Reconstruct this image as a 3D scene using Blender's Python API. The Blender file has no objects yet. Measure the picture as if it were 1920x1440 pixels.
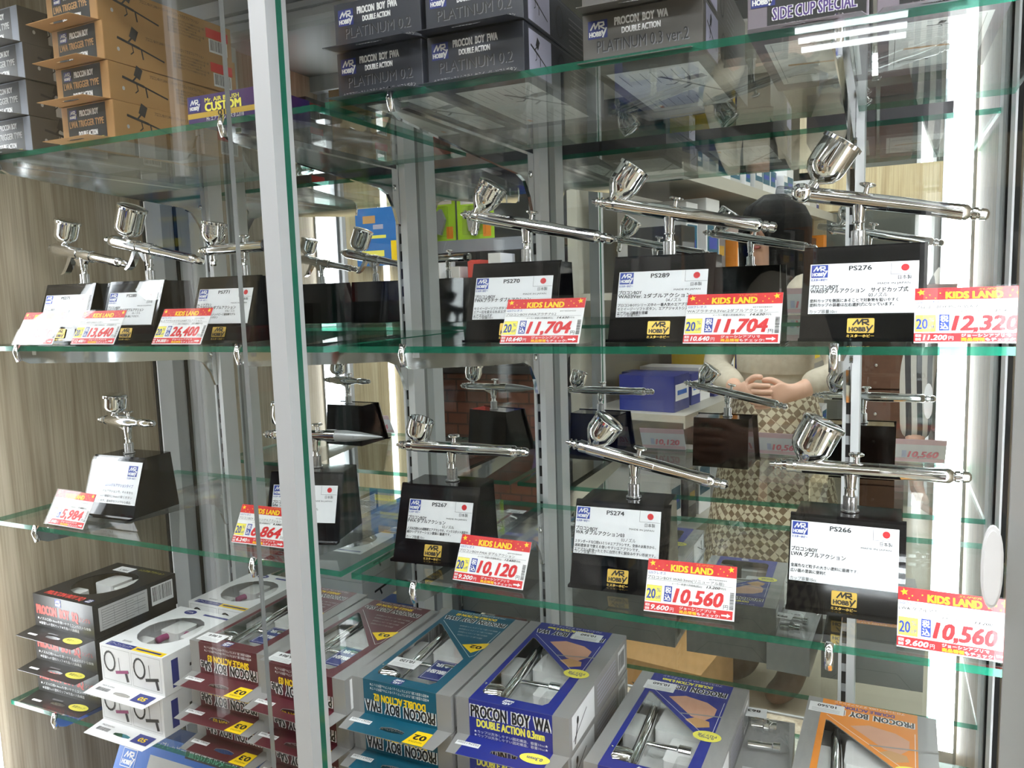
import bpy, bmesh, math, random
from mathutils import Matrix, Vector
from mathutils.geometry import tessellate_polygon

RND = random.Random(11)
scene = bpy.context.scene
COL = scene.collection
PI = math.pi
T3 = Matrix.Translation


def RX(a): return Matrix.Rotation(a, 4, 'X')
def RY(a): return Matrix.Rotation(a, 4, 'Y')
def RZ(a): return Matrix.Rotation(a, 4, 'Z')


# ------------------------------------------------------------------ camera
cam = bpy.data.cameras.new('camera')
cam_ob = bpy.data.objects.new('camera', cam)
COL.objects.link(cam_ob)
cam.sensor_width = 36.0
cam.lens = 1479.65 / 1920.0 * 36.0
cam.clip_start = 0.02
cam_ob.matrix_world = T3((0, -0.971, 1.35)) @ RZ(0.4394) @ RX(PI / 2 - 0.1145) @ RZ(-0.031)
scene.camera = cam_ob

# ------------------------------------------------------------------ world, exposure
w = bpy.data.worlds.new('world')
scene.world = w
w.use_nodes = True
w.node_tree.nodes['Background'].inputs[0].default_value = (0.75, 0.8, 0.85, 1)
w.node_tree.nodes['Background'].inputs[1].default_value = 0.25
vs = scene.view_settings
vs.view_transform = 'Standard'
vs.look = 'None'
vs.gamma = 1.0
vs.exposure = 0.4
vs.use_curve_mapping = False
LED_STRENGTH = 14.0        # showcase corner tubes
PANEL_STRENGTH = 20.0      # added fill panels on the shop ceiling, and the aisle tubes
try:
    cy = scene.cycles
    cy.max_bounces = 14
    cy.diffuse_bounces = 4
    cy.glossy_bounces = 8
    cy.transparent_max_bounces = 40
    cy.caustics_reflective = True
    cy.blur_glossy = 0.3
    cy.caustics_refractive = False
    cy.sample_clamp_indirect = 3.0
    cy.use_denoising = True
except Exception:
    pass

# ------------------------------------------------------------------ materials
MATS = {}


def nodes_of(name):
    m = bpy.data.materials.new(name)
    m.use_nodes = True
    nt = m.node_tree
    return m, nt, nt.nodes, nt.links, nt.nodes['Principled BSDF']


def mat(name, col=(.5, .5, .5), rough=.5, metal=0., var=.04, scale=40., spec=.5, coat=0., emit=0., bump=0.):
    if name in MATS: return MATS[name]
    m, nt, N, L, b = nodes_of(name)
    b.inputs['Roughness'].default_value = rough
    b.inputs['Metallic'].default_value = metal
    b.inputs['Specular IOR Level'].default_value = spec
    b.inputs['Coat Weight'].default_value = coat
    b.inputs['Coat Roughness'].default_value = .05
    tc = N.new('ShaderNodeTexCoord')
    nz = N.new('ShaderNodeTexNoise')
    nz.inputs['Scale'].default_value = scale
    nz.inputs['Detail'].default_value = 3
    L.new(tc.outputs['Object'], nz.inputs['Vector'])
    r = N.new('ShaderNodeValToRGB')
    c0 = [max(0, c * (1 - var)) for c in col[:3]]
    c1 = [min(1, c * (1 + var)) for c in col[:3]]
    r.color_ramp.elements[0].position = .35
    r.color_ramp.elements[1].position = .65
    r.color_ramp.elements[0].color = (*c0, 1)
    r.color_ramp.elements[1].color = (*c1, 1)
    L.new(nz.outputs['Fac'], r.inputs['Fac'])
    L.new(r.outputs['Color'], b.inputs['Base Color'])
    if emit:
        b.inputs['Emission Color'].default_value = (*col[:3], 1)
        b.inputs['Emission Strength'].default_value = emit
    if bump:
        bp = N.new('ShaderNodeBump')
        bp.inputs['Strength'].default_value = bump
        bp.inputs['Distance'].default_value = .002
        L.new(nz.outputs['Fac'], bp.inputs['Height'])
        L.new(bp.outputs['Normal'], b.inputs['Normal'])
    MATS[name] = m
    return m


def srgb(r, g, b):
    f = lambda v: (v / 255 / 12.92) if v / 255 <= .04045 else ((v / 255 + .055) / 1.055) ** 2.4
    return (f(r), f(g), f(b))


def thin_glass(name, tint=(.93, .96, .94), refl=1.0, rough=0.0, base=.04):
    m = bpy.data.materials.new(name)
    m.use_nodes = True
    nt = m.node_tree; N = nt.nodes; L = nt.links
    N.clear()
    out = N.new('ShaderNodeOutputMaterial')
    mix = N.new('ShaderNodeMixShader')
    tr = N.new('ShaderNodeBsdfTransparent')
    tr.inputs[0].default_value = (*tint, 1)
    gl = N.new('ShaderNodeBsdfGlossy')
    gl.inputs['Roughness'].default_value = rough
    lw = N.new('ShaderNodeLayerWeight')
    lw.inputs['Blend'].default_value = .5
    p = N.new('ShaderNodeMath'); p.operation = 'POWER'; p.inputs[1].default_value = 5
    q = N.new('ShaderNodeMath'); q.operation = 'MULTIPLY_ADD'
    q.inputs[1].default_value = .9 * refl; q.inputs[2].default_value = base * refl
    L.new(lw.outputs['Facing'], p.inputs[0])
    L.new(p.outputs[0], q.inputs[0])
    L.new(q.outputs[0], mix.inputs[0])
    L.new(tr.outputs[0], mix.inputs[1])
    L.new(gl.outputs[0], mix.inputs[2])
    L.new(mix.outputs[0], out.inputs[0])
    MATS[name] = m
    return m


def wood(name, c0, c1, c2, scale=1.0, rough=.45):
    m, nt, N, L, b = nodes_of(name)
    b.inputs['Roughness'].default_value = rough
    tc = N.new('ShaderNodeTexCoord')
    mp = N.new('ShaderNodeMapping')
    mp.inputs['Scale'].default_value = (26 * scale, 26 * scale, 1.1 * scale)
    L.new(tc.outputs['Object'], mp.inputs['Vector'])
    nz = N.new('ShaderNodeTexNoise')
    nz.inputs['Scale'].default_value = 2.2
    nz.inputs['Detail'].default_value = 5
    nz.inputs['Distortion'].default_value = .6
    L.new(mp.outputs[0], nz.inputs['Vector'])
    mp2 = N.new('ShaderNodeMapping')
    mp2.inputs['Scale'].default_value = (170 * scale, 170 * scale, 3.0 * scale)
    L.new(tc.outputs['Object'], mp2.inputs['Vector'])
    n2 = N.new('ShaderNodeTexNoise')
    n2.inputs['Scale'].default_value = 2.0
    n2.inputs['Detail'].default_value = 3
    L.new(mp2.outputs[0], n2.inputs['Vector'])
    r = N.new('ShaderNodeValToRGB')
    e = r.color_ramp.elements
    e[0].position = .32; e[0].color = (*c0, 1)
    e[1].position = .7; e[1].color = (*c2, 1)
    x = e.new(.5); x.color = (*c1, 1)
    L.new(nz.outputs['Fac'], r.inputs['Fac'])
    mx = N.new('ShaderNodeMixRGB'); mx.blend_type = 'MULTIPLY'
    mx.inputs[0].default_value = .45
    r2 = N.new('ShaderNodeValToRGB')
    r2.color_ramp.elements[0].position = .38; r2.color_ramp.elements[0].color = (.55, .5, .45, 1)
    r2.color_ramp.elements[1].position = .55; r2.color_ramp.elements[1].color = (1, 1, 1, 1)
    L.new(n2.outputs['Fac'], r2.inputs['Fac'])
    L.new(r.outputs['Color'], mx.inputs[1]); L.new(r2.outputs['Color'], mx.inputs[2])
    L.new(mx.outputs[0], b.inputs['Base Color'])
    MATS[name] = m
    return m


def brushed(name, col, rough=.35):
    m, nt, N, L, b = nodes_of(name)
    b.inputs['Metallic'].default_value = .35
    b.inputs['Base Color'].default_value = (*col, 1)
    tc = N.new('ShaderNodeTexCoord')
    mp = N.new('ShaderNodeMapping'); mp.inputs['Scale'].default_value = (300, 300, 4)
    nz = N.new('ShaderNodeTexNoise'); nz.inputs['Scale'].default_value = 2
    L.new(tc.outputs['Object'], mp.inputs[0]); L.new(mp.outputs[0], nz.inputs['Vector'])
    r = N.new('ShaderNodeMapRange')
    r.inputs['To Min'].default_value = rough - .08; r.inputs['To Max'].default_value = rough + .1
    L.new(nz.outputs['Fac'], r.inputs[0]); L.new(r.outputs[0], b.inputs['Roughness'])
    MATS[name] = m
    return m


def edge_mix(m, tint, fac):
    nt = m.node_tree; N = nt.nodes; L = nt.links
    out = [n for n in N if n.type == 'OUTPUT_MATERIAL'][0]
    b = N['Principled BSDF']
    tr = N.new('ShaderNodeBsdfTransparent'); tr.inputs[0].default_value = (*tint, 1)
    mx = N.new('ShaderNodeMixShader'); mx.inputs[0].default_value = fac
    L.new(b.outputs[0], mx.inputs[1]); L.new(tr.outputs[0], mx.inputs[2]); L.new(mx.outputs[0], out.inputs[0])


thin_glass('shelf_glass', (.955, .975, .965), 1.0)
thin_glass('door_glass', (.985, .99, .985), .8, base=.03)
thin_glass('clear_acrylic', (.965, .97, .975), .8, base=.025)
thin_glass('cap_plastic', (.78, .80, .82), 1.5, .1, base=.09)
thin_glass('tag_film', (.98, .98, .98), .5, base=.02)
thin_glass('clear_film', (.97, .97, .97), 1.2, .03)
wood('case_wood', srgb(150, 136, 114), srgb(176, 163, 141), srgb(196, 184, 163))
wood('pale_wood', srgb(178, 163, 132), srgb(198, 184, 152), srgb(212, 200, 170), .6)
brushed('aluminium', (.56, .58, .60), .38)
brushed('post_aluminium', (.78, .80, .82), .4)
brushed('satin_steel', (.44, .455, .47), .3)
mat('glass_edge', srgb(26, 112, 88), .12, 0, .12, 25, coat=.5)
edge_mix(MATS['glass_edge'], (.30, .72, .58), .45)
mat('chrome', (.86, .87, .88), .06, 1., .01, 20)
mat('knurled_steel', (.62, .63, .64), .28, 1., .1, 600, bump=.2)
mat('mirror', (.86, .885, .875), .0, 1., 0.0, 5)
mat('black_acrylic', (.004, .004, .005), .05, 0, .1, 30, spec=.4)
mat('black_plastic', (.012, .012, .013), .35)
mat('slot_black', (.004, .004, .004), .8)
mat('led_white', (.93, .965, 1), .4, 0, 0, 10, emit=LED_STRENGTH)
mat('soft_led', (1, 1, 1), .4, 0, 0, 10, emit=2.2)
mat('lamp_white', (.93, .97, 1), .4, 0, 0, 10, emit=PANEL_STRENGTH)
mat('white_plastic', (.82, .82, .83), .35, 0, .02, 30)
mat('white_foam', (.82, .82, .81), .8, 0, .04, 60, bump=.15)
PAPER = mat('paper_white', (.86, .87, .88), .5, 0, .015, 60)
C = {
    'white': (.86, .86, .87), 'black': (.012, .012, .013), 'red': srgb(212, 28, 36), 'deep_red': srgb(200, 30, 30),
    'yellow': srgb(255, 214, 22), 'pale_yellow': srgb(246, 236, 96), 'blue': srgb(32, 62, 160), 'navy': srgb(38, 50, 128),
    'gold': srgb(212, 178, 84), 'grey': srgb(120, 120, 122), 'dark_grey': srgb(52, 52, 56), 'silver': srgb(148, 147, 146),
    'maroon': srgb(88, 30, 42), 'teal': srgb(6, 88, 112), 'royal': srgb(28, 42, 136), 'orange': srgb(226, 138, 44),
    'kraft': srgb(176, 134, 84), 'slate': srgb(44, 47, 58), 'taupe': srgb(92, 88, 84), 'purple': srgb(62, 44, 104),
    'violet': srgb(84, 56, 130), 'mauve': srgb(128, 118, 128), 'bluegrey': srgb(120, 126, 140), 'sky': srgb(36, 104, 196),
    'flesh': srgb(206, 156, 130), 'sand': srgb(196, 150, 100), 'text_grey': srgb(34, 34, 38), 'emboss_highlight': srgb(128, 128, 134),
    'magenta': srgb(150, 60, 110), 'coral': srgb(205, 70, 62), 'lilac': srgb(176, 174, 196), 'light_grey': srgb(190, 190, 190), 'faint_red': srgb(232, 200, 204), 'faint_blue': srgb(196, 204, 226), 'pale_red': srgb(226, 136, 146),
}
for k, v in C.items():
    mat('ink_' + k, v, .42, 0, .02, 80)
for k in ('silver', 'kraft', 'slate', 'taupe', 'purple', 'mauve', 'white', 'black', 'light_grey', 'grey', 'sky', 'maroon', 'teal', 'royal', 'orange'):
    mat('card_' + k, C[k], .38 if k not in ('kraft',) else .6, 0, .05, 14, coat=.15 if k != 'kraft' else 0)
MATS['ink_gold'].node_tree.nodes['Principled BSDF'].inputs['Metallic'].default_value = .5


# ------------------------------------------------------------------ mesh builder
class MB:
    def __init__(s):
        s.v = []; s.f = []; s.m = []; s.sm = []; s.mats = []

    def mi(s, m):
        if m not in s.mats: s.mats.append(m)
        return s.mats.index(m)

    def add(s, vs, fs, m, M=None, smooth=False):
        o = len(s.v)
        s.v += [tuple((M @ Vector(p)) if M is not None else p) for p in vs]
        k = s.mi(m)
        for f in fs:
            s.f.append([i + o for i in f]); s.m.append(k); s.sm.append(smooth)
        return s

    def box(s, a, b, m, M=None):
        x0, y0, z0 = a; x1, y1, z1 = b
        v = [(x0, y0, z0), (x1, y0, z0), (x1, y1, z0), (x0, y1, z0), (x0, y0, z1), (x1, y0, z1), (x1, y1, z1), (x0, y1, z1)]
        f = [(0, 3, 2, 1), (4, 5, 6, 7), (0, 1, 5, 4), (1, 2, 6, 5), (2, 3, 7, 6), (3, 0, 4, 7)]
        return s.add(v, f, m, M)

    def rbox(s, a, b, r, m, M=None):
        """box whose vertical edges are rounded / chamfered"""
        x0, y0, z0 = a; x1, y1, z1 = b
        pts = []
        for cx, cy, a0 in ((x1 - r, y1 - r, 0), (x0 + r, y1 - r, 90), (x0 + r, y0 + r, 180), (x1 - r, y0 + r, 270)):
            for k in range(4):
                t = math.radians(a0 + 30 * k); pts.append((cx + r * math.cos(t), cy + r * math.sin(t)))
        return s.prism(pts, z0, z1, m, M)

    def prism(s, poly, z0, z1, m, M=None, smooth=False):
        n = len(poly)
        v = [(x, y, z0) for x, y in poly] + [(x, y, z1) for x, y in poly]
        f = [tuple(reversed(range(n))), tuple(range(n, 2 * n))]
        f += [(i, (i + 1) % n, n + (i + 1) % n, n + i) for i in range(n)]
        return s.add(v, f, m, M, smooth)

    def lathe(s, prof, m, M=None, seg=20, knurl=0., smooth=True, caps=True):
        v = []; f = []
        n = len(prof)
        for k, (z, r) in enumerate(prof):
            for i in range(seg):
                a = 2 * PI * i / seg
                rr = r * (1 - (knurl if i % 2 else 0))
                v.append((rr * math.cos(a), rr * math.sin(a), z))
        for k in range(n - 1):
            for i in range(seg):
                j = (i + 1) % seg
                f.append((k * seg + i, k * seg + j, (k + 1) * seg + j, (k + 1) * seg + i))
        if caps:
            f.append(tuple(reversed(range(seg)))); f.append(tuple(range((n - 1) * seg, n * seg)))
        return s.add(v, f, m, M, smooth)

    def tube(s, pts, r, m, M=None, seg=8, closed=False):
        P = [Vector(p) for p in pts]
        rs = r if isinstance(r, (list, tuple)) else [r] * len(P)
        v = []; f = []
        prev = None
        for i, p in enumerate(P):
            d = (P[min(i + 1, len(P) - 1)] - P[max(i - 1, 0)]).normalized()
            up = prev if prev is not None else (Vector((0, 0, 1)) if abs(d.z) < .9 else Vector((1, 0, 0)))
            a = d.cross(up).normalized(); b = a.cross(d).normalized(); prev = b
            for k in range(seg):
                t = 2 * PI * k / seg
                v.append(tuple(p + (a * math.cos(t) + b * math.sin(t)) * rs[i]))
        n = len(P)
        for i in range(n - 1):
            for k in range(seg):
                j = (k + 1) % seg
                f.append((i * seg + k, i * seg + j, (i + 1) * seg + j, (i + 1) * seg + k))
        f.append(tuple(reversed(range(seg)))); f.append(tuple(range((n - 1) * seg, n * seg)))
        return s.add(v, f, m, M, True)

    def build(s, name, parent=None, M=None):
        me = bpy.data.meshes.new(name)
        me.from_pydata(s.v, [], s.f)
        for m in s.mats: me.materials.append(MATS[m])
        me.polygons.foreach_set('material_index', s.m)
        me.polygons.foreach_set('use_smooth', s.sm)
        me.update()
        ob = bpy.data.objects.new(name, me)
        COL.objects.link(ob)
        if parent is not None: ob.parent = parent
        if M is not None: ob.matrix_local = M
        return ob


def autosmooth(ob, ang=35):
    """sharp edges by angle so lathe work keeps crisp shoulders"""
    bm = bmesh.new(); bm.from_mesh(ob.data)
    for e in bm.edges:
        if len(e.link_faces) == 2 and e.calc_face_angle(0) > math.radians(ang): e.smooth = False
    bm.to_mesh(ob.data); bm.free()
    return ob


def tag(o, label, cat, group=None):
    o['label'] = label; o['category'] = cat
    if group: o['group'] = group
    return o


def struct(o):
    o['kind'] = 'structure'; return o


def empty(name, loc, rz=0., label=None, cat=None, group=None):
    o = bpy.data.objects.new(name, None)
    COL.objects.link(o)
    o.empty_display_size = .02
    o.location = loc; o.rotation_euler = (0, 0, rz)
    if label: tag(o, label, cat, group)
    return o


def copy_tree(o, parent=None):
    c = o.copy(); COL.objects.link(c); c.parent = parent
    for ch in list(o.children):
        d = copy_tree(ch, c)
        d.matrix_parent_inverse = ch.matrix_parent_inverse.copy()
    return c


# ------------------------------------------------------------------ printing (flat lettering as thin geometry)
_TC = {}


def glyphs(s, shear=0., res=2):
    k = (s, shear, res)
    if k in _TC: return _TC[k]
    c = bpy.data.curves.new('t', 'FONT')
    c.body = s; c.size = 1; c.shear = shear; c.resolution_u = res; c.fill_mode = 'FRONT'
    o = bpy.data.objects.new('t', c)
    m = bpy.data.meshes.new_from_object(o)
    v = [(p.co.x, p.co.y) for p in m.vertices]
    f = [tuple(p.vertices) for p in m.polygons]
    bpy.data.objects.remove(o); bpy.data.curves.remove(c); bpy.data.meshes.remove(m)
    xs = [p[0] for p in v] or [0, 1]
    x0, x1 = min(xs), max(xs)
    v = [(p[0] - x0, p[1]) for p in v]
    _TC[k] = (v, f, x1 - x0)
    return _TC[k]


class Print:
    """prints on a plane; M maps (x right, y up, z out of the sheet) to the parent's space"""

    def __init__(s, M):
        s.M = M; s.b = {}; s.lift = .00012

    def mb(s, ink):
        if ink not in s.b: s.b[ink] = MB()
        return s.b[ink]

    def poly(s, pts, ink, layer=1):
        n = len(pts)
        s.mb(ink).add([(x, y, s.lift * layer) for x, y in pts], [tuple(range(n))], 'ink_' + ink, s.M)
        return s

    def rect(s, x0, y0, x1, y1, ink, layer=1):
        return s.poly([(x0, y0), (x1, y0), (x1, y1), (x0, y1)], ink, layer)

    def frame(s, x0, y0, x1, y1, t, ink, layer=1):
        s.rect(x0, y0, x1, y0 + t, ink, layer); s.rect(x0, y1 - t, x1, y1, ink, layer)
        s.rect(x0, y0, x0 + t, y1, ink, layer); return s.rect(x1 - t, y0, x1, y1, ink, layer)

    def holed(s, outer, inner, ink, layer=1):
        a = [Vector((x, y, 0)) for x, y in outer]; b = [Vector((x, y, 0)) for x, y in inner]
        tri = tessellate_polygon([a, b])
        s.mb(ink).add([(p.x, p.y, s.lift * layer) for p in a + b], [tuple(t) for t in tri], 'ink_' + ink, s.M)

    def disc(s, x, y, rx, ry, ink, layer=1, n=20):
        return s.poly([(x + rx * math.cos(2 * PI * k / n), y + ry * math.sin(2 * PI * k / n)) for k in range(n)], ink, layer)

    def star(s, x, y, r, ink, layer=2):
        p = []
        for k in range(10):
            a = PI / 2 + k * PI / 5 + .2; q = r if k % 2 == 0 else r * .42
            p.append((x + q * math.cos(a), y + q * math.sin(a)))
        v = [(x, y, s.lift * layer)] + [(a, b, s.lift * layer) for a, b in p]
        s.mb(ink).add(v, [(0, 1 + k, 1 + (k + 1) % 10) for k in range(10)], 'ink_' + ink, s.M)
        return s

    def text(s, t, x, y, h, ink, layer=2, w=None, bold=0., shear=0., align='l', rot=0., res=2, sx=1.):
        """h = capital height; w = forced width; rot in radians about (x, y)"""
        v, f, wid = glyphs(t, shear, res)
        k = h / .72
        kx = (w / wid) if w else k * sx
        tw = wid * kx
        ox = 0 if align == 'l' else (-tw / 2 if align == 'c' else -tw)
        ca, sa = math.cos(rot), math.sin(rot)
        shifts = [(0, 0)] if not bold else [(dx * bold * h, dy * bold * h) for dx, dy in ((-1, -.6), (1, -.6), (-1, .6), (1, .6), (0, 0))]
        m = s.mb(ink)
        for i, (dx, dy) in enumerate(shifts):
            z = s.lift * (layer + .06 * i)
            out = []
            for px, py in v:
                a = ox + px * kx + dx; b = py * k + dy
                out.append((x + a * ca - b * sa, y + a * sa + b * ca, z))
            m.add(out, f, 'ink_' + ink, s.M)
        return s

    def stroke(s, pts, t, ink, layer=2):
        for (ax, ay), (bx, by) in zip(pts, pts[1:]):
            d = math.hypot(bx - ax, by - ay) or 1
            nx, ny = -(by - ay) / d * t / 2, (bx - ax) / d * t / 2
            ex, ey = (bx - ax) / d * t * .3, (by - ay) / d * t * .3
            s.poly([(ax + nx - ex, ay + ny - ey), (ax - nx - ex, ay - ny - ey), (bx - nx + ex, by - ny + ey), (bx + nx + ex, by + ny + ey)], ink, layer)
        return s

    def barcode(s, x0, y0, x1, y1, ink='black', layer=2, vertical=False):
        r = random.Random(5)
        t = 0.
        span = (y1 - y0) if vertical else (x1 - x0)
        while t < span * .97:
            q = span * r.choice((.012, .02, .03))
            if vertical: s.rect(x0, y0 + t, x1, min(y1, y0 + t + q), ink, layer)
            else: s.rect(x0 + t, y0, min(x1, x0 + t + q), y1, ink, layer)
            t += q + span * r.choice((.014, .022, .03))
        return s

    def logo(s, x, y, wd, back='navy', fore='white', layer=2, flip=False, kana=False):
        """MR HOBBY badge with its lower left corner at (x, y); flip turns it upside down"""
        h = wd * .86
        M0 = s.M
        if flip: s.M = M0 @ T3((x + wd, y + h, 0)) @ RZ(PI)
        else: s.M = M0 @ T3((x, y, 0))
        s.rect(0, 0, wd, h, back, layer)
        t = wd * .075
        u = lambda a, b: (a * wd, b * h)
        s.stroke([u(.14, .52), u(.32, .86), u(.37, .56), u(.55, .88), u(.58, .52)], t, fore, layer + 1)
        s.stroke([u(.52, .86), u(.80, .86), u(.82, .70), u(.62, .66), u(.84, .50)], t, fore, layer + 1)
        s.text('HOBB', wd * .07, h * .12, h * .27, fore, layer + 1, w=wd * .62, bold=.07)
        s.stroke([u(.72, .40), u(.80, .16)], t * 1.1, fore, layer + 1)
        s.stroke([u(.94, .52), u(.76, .06)], t * 1.1, fore, layer + 1)
        if kana: s.text('ミスターホビー', 0, -h * .26, h * .15, back, layer, w=wd, bold=.05)
        s.M = M0
        return s

    def build(s, parent, what='print'):
        for ink, m in s.b.items():
            m.build(ink + '_' + what, parent)


def plane(origin, right, up):
    r = Vector(right).normalized(); u = Vector(up).normalized(); n = r.cross(u)
    return Matrix(((r.x, u.x, n.x, origin[0]), (r.y, u.y, n.y, origin[1]), (r.z, u.z, n.z, origin[2]), (0, 0, 0, 1)))

# ================================================================== the shop and the showcase shell
XL, XR = -1.068, 0.118
ZT, ZM, ZL, ZB = 1.5293, 1.301, 1.074, .825      # middle heights of the four glass shelves
GT = .003                                        # half the glass thickness
YF, YR = -.351, -.0485
mat('shop_floor', srgb(196, 188, 168), .35, 0, .06, 3)
mat('shop_ceiling', (.78, .78, .76), .8, 0, .03, 4)
mat('shop_wall', srgb(190, 186, 174), .7, 0, .04, 3)
mat('grey_wall', srgb(96, 100, 96), .6, 0, .05, 3)
mat('case_grey', srgb(112, 112, 108), .5, 0, .03, 10)

struct(MB().box((-6, -7, -.05), (4, 2, 0), 'shop_floor').build('floor'))
struct(MB().box((-6, -7, 2.75), (4, 2, 2.8), 'shop_ceiling').build('ceiling'))
struct(MB().box((-6, -7.05, 0), (4, -7, 2.75), 'shop_wall').build('wall_far'))
struct(MB().box((-6, 2, 0), (4, 2.05, 2.75), 'shop_wall').build('wall_behind_case'))
struct(MB().box((-6.05, -7, 0), (-6, 2, 2.75), 'shop_wall').build('wall_west'))
struct(MB().box((4, -7, 0), (4.05, 2, 2.75), 'shop_wall').build('wall_east'))

struct(MB().box((XL - .022, -.45, 0), (XL, .03, 1.9), 'case_wood').build('wall_left'))
struct(MB().box((XR, -.45, 0), (XR + .022, .03, 1.9), 'case_wood').build('wall_right'))
b = MB()
b.box((XL, 0, .575), (XR, .006, 1.7525), 'mirror')
b.box((XL, .006, .0), (XR, .03, 1.9), 'case_grey')
struct(b.build('wall_back'))
b = MB()
b.box((XL, -.45, 1.80), (XR, 0, 1.83), 'case_grey')
struct(b.build('ceiling_case'))
b = MB()
b.box((XL, -.45, .545), (XR, 0, .575), 'case_wood')
b.box((XL, -.44, .0), (XR, -.42, .545), 'case_wood')
struct(b.build('floor_case'))
# aluminium corner profiles at the mirror
for n, (xa, sgn) in enumerate(((XL, 1), (XR, -1))):
    b = MB()
    b.box((min(xa, xa + .006 * sgn), -.060, .575), (max(xa, xa + .006 * sgn), -.030, 1.7525), 'white_plastic')  # strip coloured white for the LED light falling on the aluminium
    b.box((min(xa, xa + .003 * sgn), -.030, .575), (max(xa, xa + .003 * sgn), -.003, 1.7525), 'satin_steel')
    b.box((min(xa, xa + .005 * sgn), -.003, .575), (max(xa, xa + .005 * sgn), 0, 1.7525), 'slot_black')
    b.box((min(xa, xa + .004 * sgn), -.0635, .575), (max(xa, xa + .004 * sgn), -.060, 1.7525), 'slot_black')
    struct(b.build('trim_%d' % (n + 1)))
b = MB()
for z0, z1, d in ((1.7525, 1.762, .018), (1.762, 1.766, .012), (1.766, 1.774, .02), (1.774, 1.778, .012), (1.778, 1.80, .024)):
    b.box((XL, -d, z0), (XR, 0, z1), 'aluminium')
struct(b.build('trim_3'))
b = MB()
b.box((XL, -.45, 1.77), (XR, -.375, 1.80), 'aluminium')
struct(b.build('trim_4'))
b = MB()
b.box((XL, -.455, .550), (XR, -.45, .578), 'aluminium')
struct(b.build('trim_5'))

# slotted standards
STD = [(-.962, .0165), (-.6065, .0185), (-.4065, .0160), (-.0370, .0170)]
for n, (x0, wd) in enumerate(STD):
    b = MB()
    sw = .011 if n < 2 else .010
    b.box((x0, -.040, .575), (x0 + .0035, -.012, 1.7525), 'post_aluminium')
    b.box((x0 + .0035, -.036, .575), (x0 + .0035 + .005, -.012, 1.7525), 'satin_steel')
    b.box((x0 + .0085, -.040, .575), (x0 + wd, -.012, 1.7525), 'post_aluminium')
    z = .63
    while z < 1.74:
        b.box((x0 + .0036, -.0368, z), (x0 + .0084, -.036, z + .014), 'slot_black')
        z += .024
    b.box((x0 + .004, -.012, .575), (x0 + wd - .004, 0, .59), 'aluminium')
    b.box((x0 + .004, -.012, 1.73), (x0 + wd - .004, 0, 1.7525), 'aluminium')
    struct(b.build('trim_%d' % (6 + n)))
STX = [x0 + .006 for x0, wd in STD]

# sliding glass doors
d = empty('door_1', (0, 0, .5755)); struct(d)
b = MB()
b.box((XL + .002, -.4222, 0), (-.4667, -.4147, 1.194), 'door_glass')
b.f, b.m, b.sm = b.f[2:4] + b.f[4:], b.m[2:], b.sm[2:]
b.m[1] = b.mi('glass_edge')
b.build('pane', d)
b = MB()
b.box((-.4845, -.435, 0), (-.4665, -.4222, 1.194), 'aluminium')
b.box((-.4845, -.4147, 0), (-.4665, -.409, 1.194), 'aluminium')
b.build('stile', d)
d = empty('door_2', (0, 0, .5755)); struct(d)
b = MB()
b.box((-.558, -.392, 0), (XR - .002, -.386, 1.194), 'door_glass')
b.f, b.m, b.sm = b.f[2:], b.m[2:], b.sm[2:]
b.m[3] = b.mi('satin_steel')
b.build('pane', d)

# corner LED tubes, flat against the side walls just behind the front frame
for xa, sgn in ((XL, 1), (XR, -1)):
    t = empty('led_tube', (xa, -.384 if sgn > 0 else -.372, .60), 0, 'vertical LED tube in the front corner of the showcase on the ' + ('left wood wall' if sgn > 0 else 'right wall'), 'light')
    XA = lambda a, c: (min(a * sgn, c * sgn), max(a * sgn, c * sgn))
    b = MB()
    x0, x1 = XA(0, .004)
    b.box((x0, -.012, 0), (x1, .021, 1.14), 'aluminium')
    x0, x1 = XA(.004, .034 if sgn > 0 else .040)
    b.box((x0, -.012, 0), (x1, -.008, 1.14), 'aluminium')
    b.build('housing', t)
    pts = [(.004, -.008), (.020, -.008), (.020, .006), (.016, .014), (.010, .019), (.004, .020)]
    if sgn < 0: pts = [(.004 + (x - .004) * 2.1, y) for x, y in pts]
    pts = [(x * sgn, y) for x, y in pts]
    b = MB()
    b.prism(pts if sgn > 0 else pts[::-1], .02, 1.12, 'led_white')
    b.build('diffuser', t)
    for z in (0, 1.12):
        x0, x1 = XA(.004, .021 if sgn > 0 else .038)
        MB().box((x0, -.008, z), (x1, .0205, z + .02), 'white_plastic').build('end_cap', t)
b = MB()
b.box((XL, -.409, .575), (XL + .045, -.397, 1.77), 'aluminium')
b.box((XL + .012, -.397, .575), (XL + .030, -.394, 1.77), 'satin_steel')
struct(b.build('trim_10'))

# glass shelves
SEAM_L, SEAM_R = -.4885, -.4755
pane_txt = {
    'T': ('top glass shelf pane holding the kraft and grey boxes', 'top glass shelf pane holding the dark platinum boxes'),
    'M': ('glass shelf pane under the two lever trigger airbrushes', 'glass shelf pane under the side cup airbrush'),
    'L': ('glass shelf pane under the stubby diamond bodied airbrush', 'glass shelf pane under the airbrush with the open cup'),
    'B': ('lowest glass shelf pane under the black white and maroon boxes', 'lowest glass shelf pane under the teal blue and orange boxes')}
for key, z in (('T', ZT), ('M', ZM), ('L', ZL), ('B', ZB)):
    for i, (x0, x1) in enumerate(((XL + .018, SEAM_L), (SEAM_R, XR - .006))):
        b = MB()
        b.box((0, 0, -GT), (x1 - x0, YR - YF, GT), 'shelf_glass')
        k = b.mi('glass_edge')
        b.m = [0, 0, k, k, k, k]
        o = b.build('glass_shelf')
        o.location = (x0, YF, z)
        tag(o, pane_txt[key][i], 'shelf', 'glass shelf panes')

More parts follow.
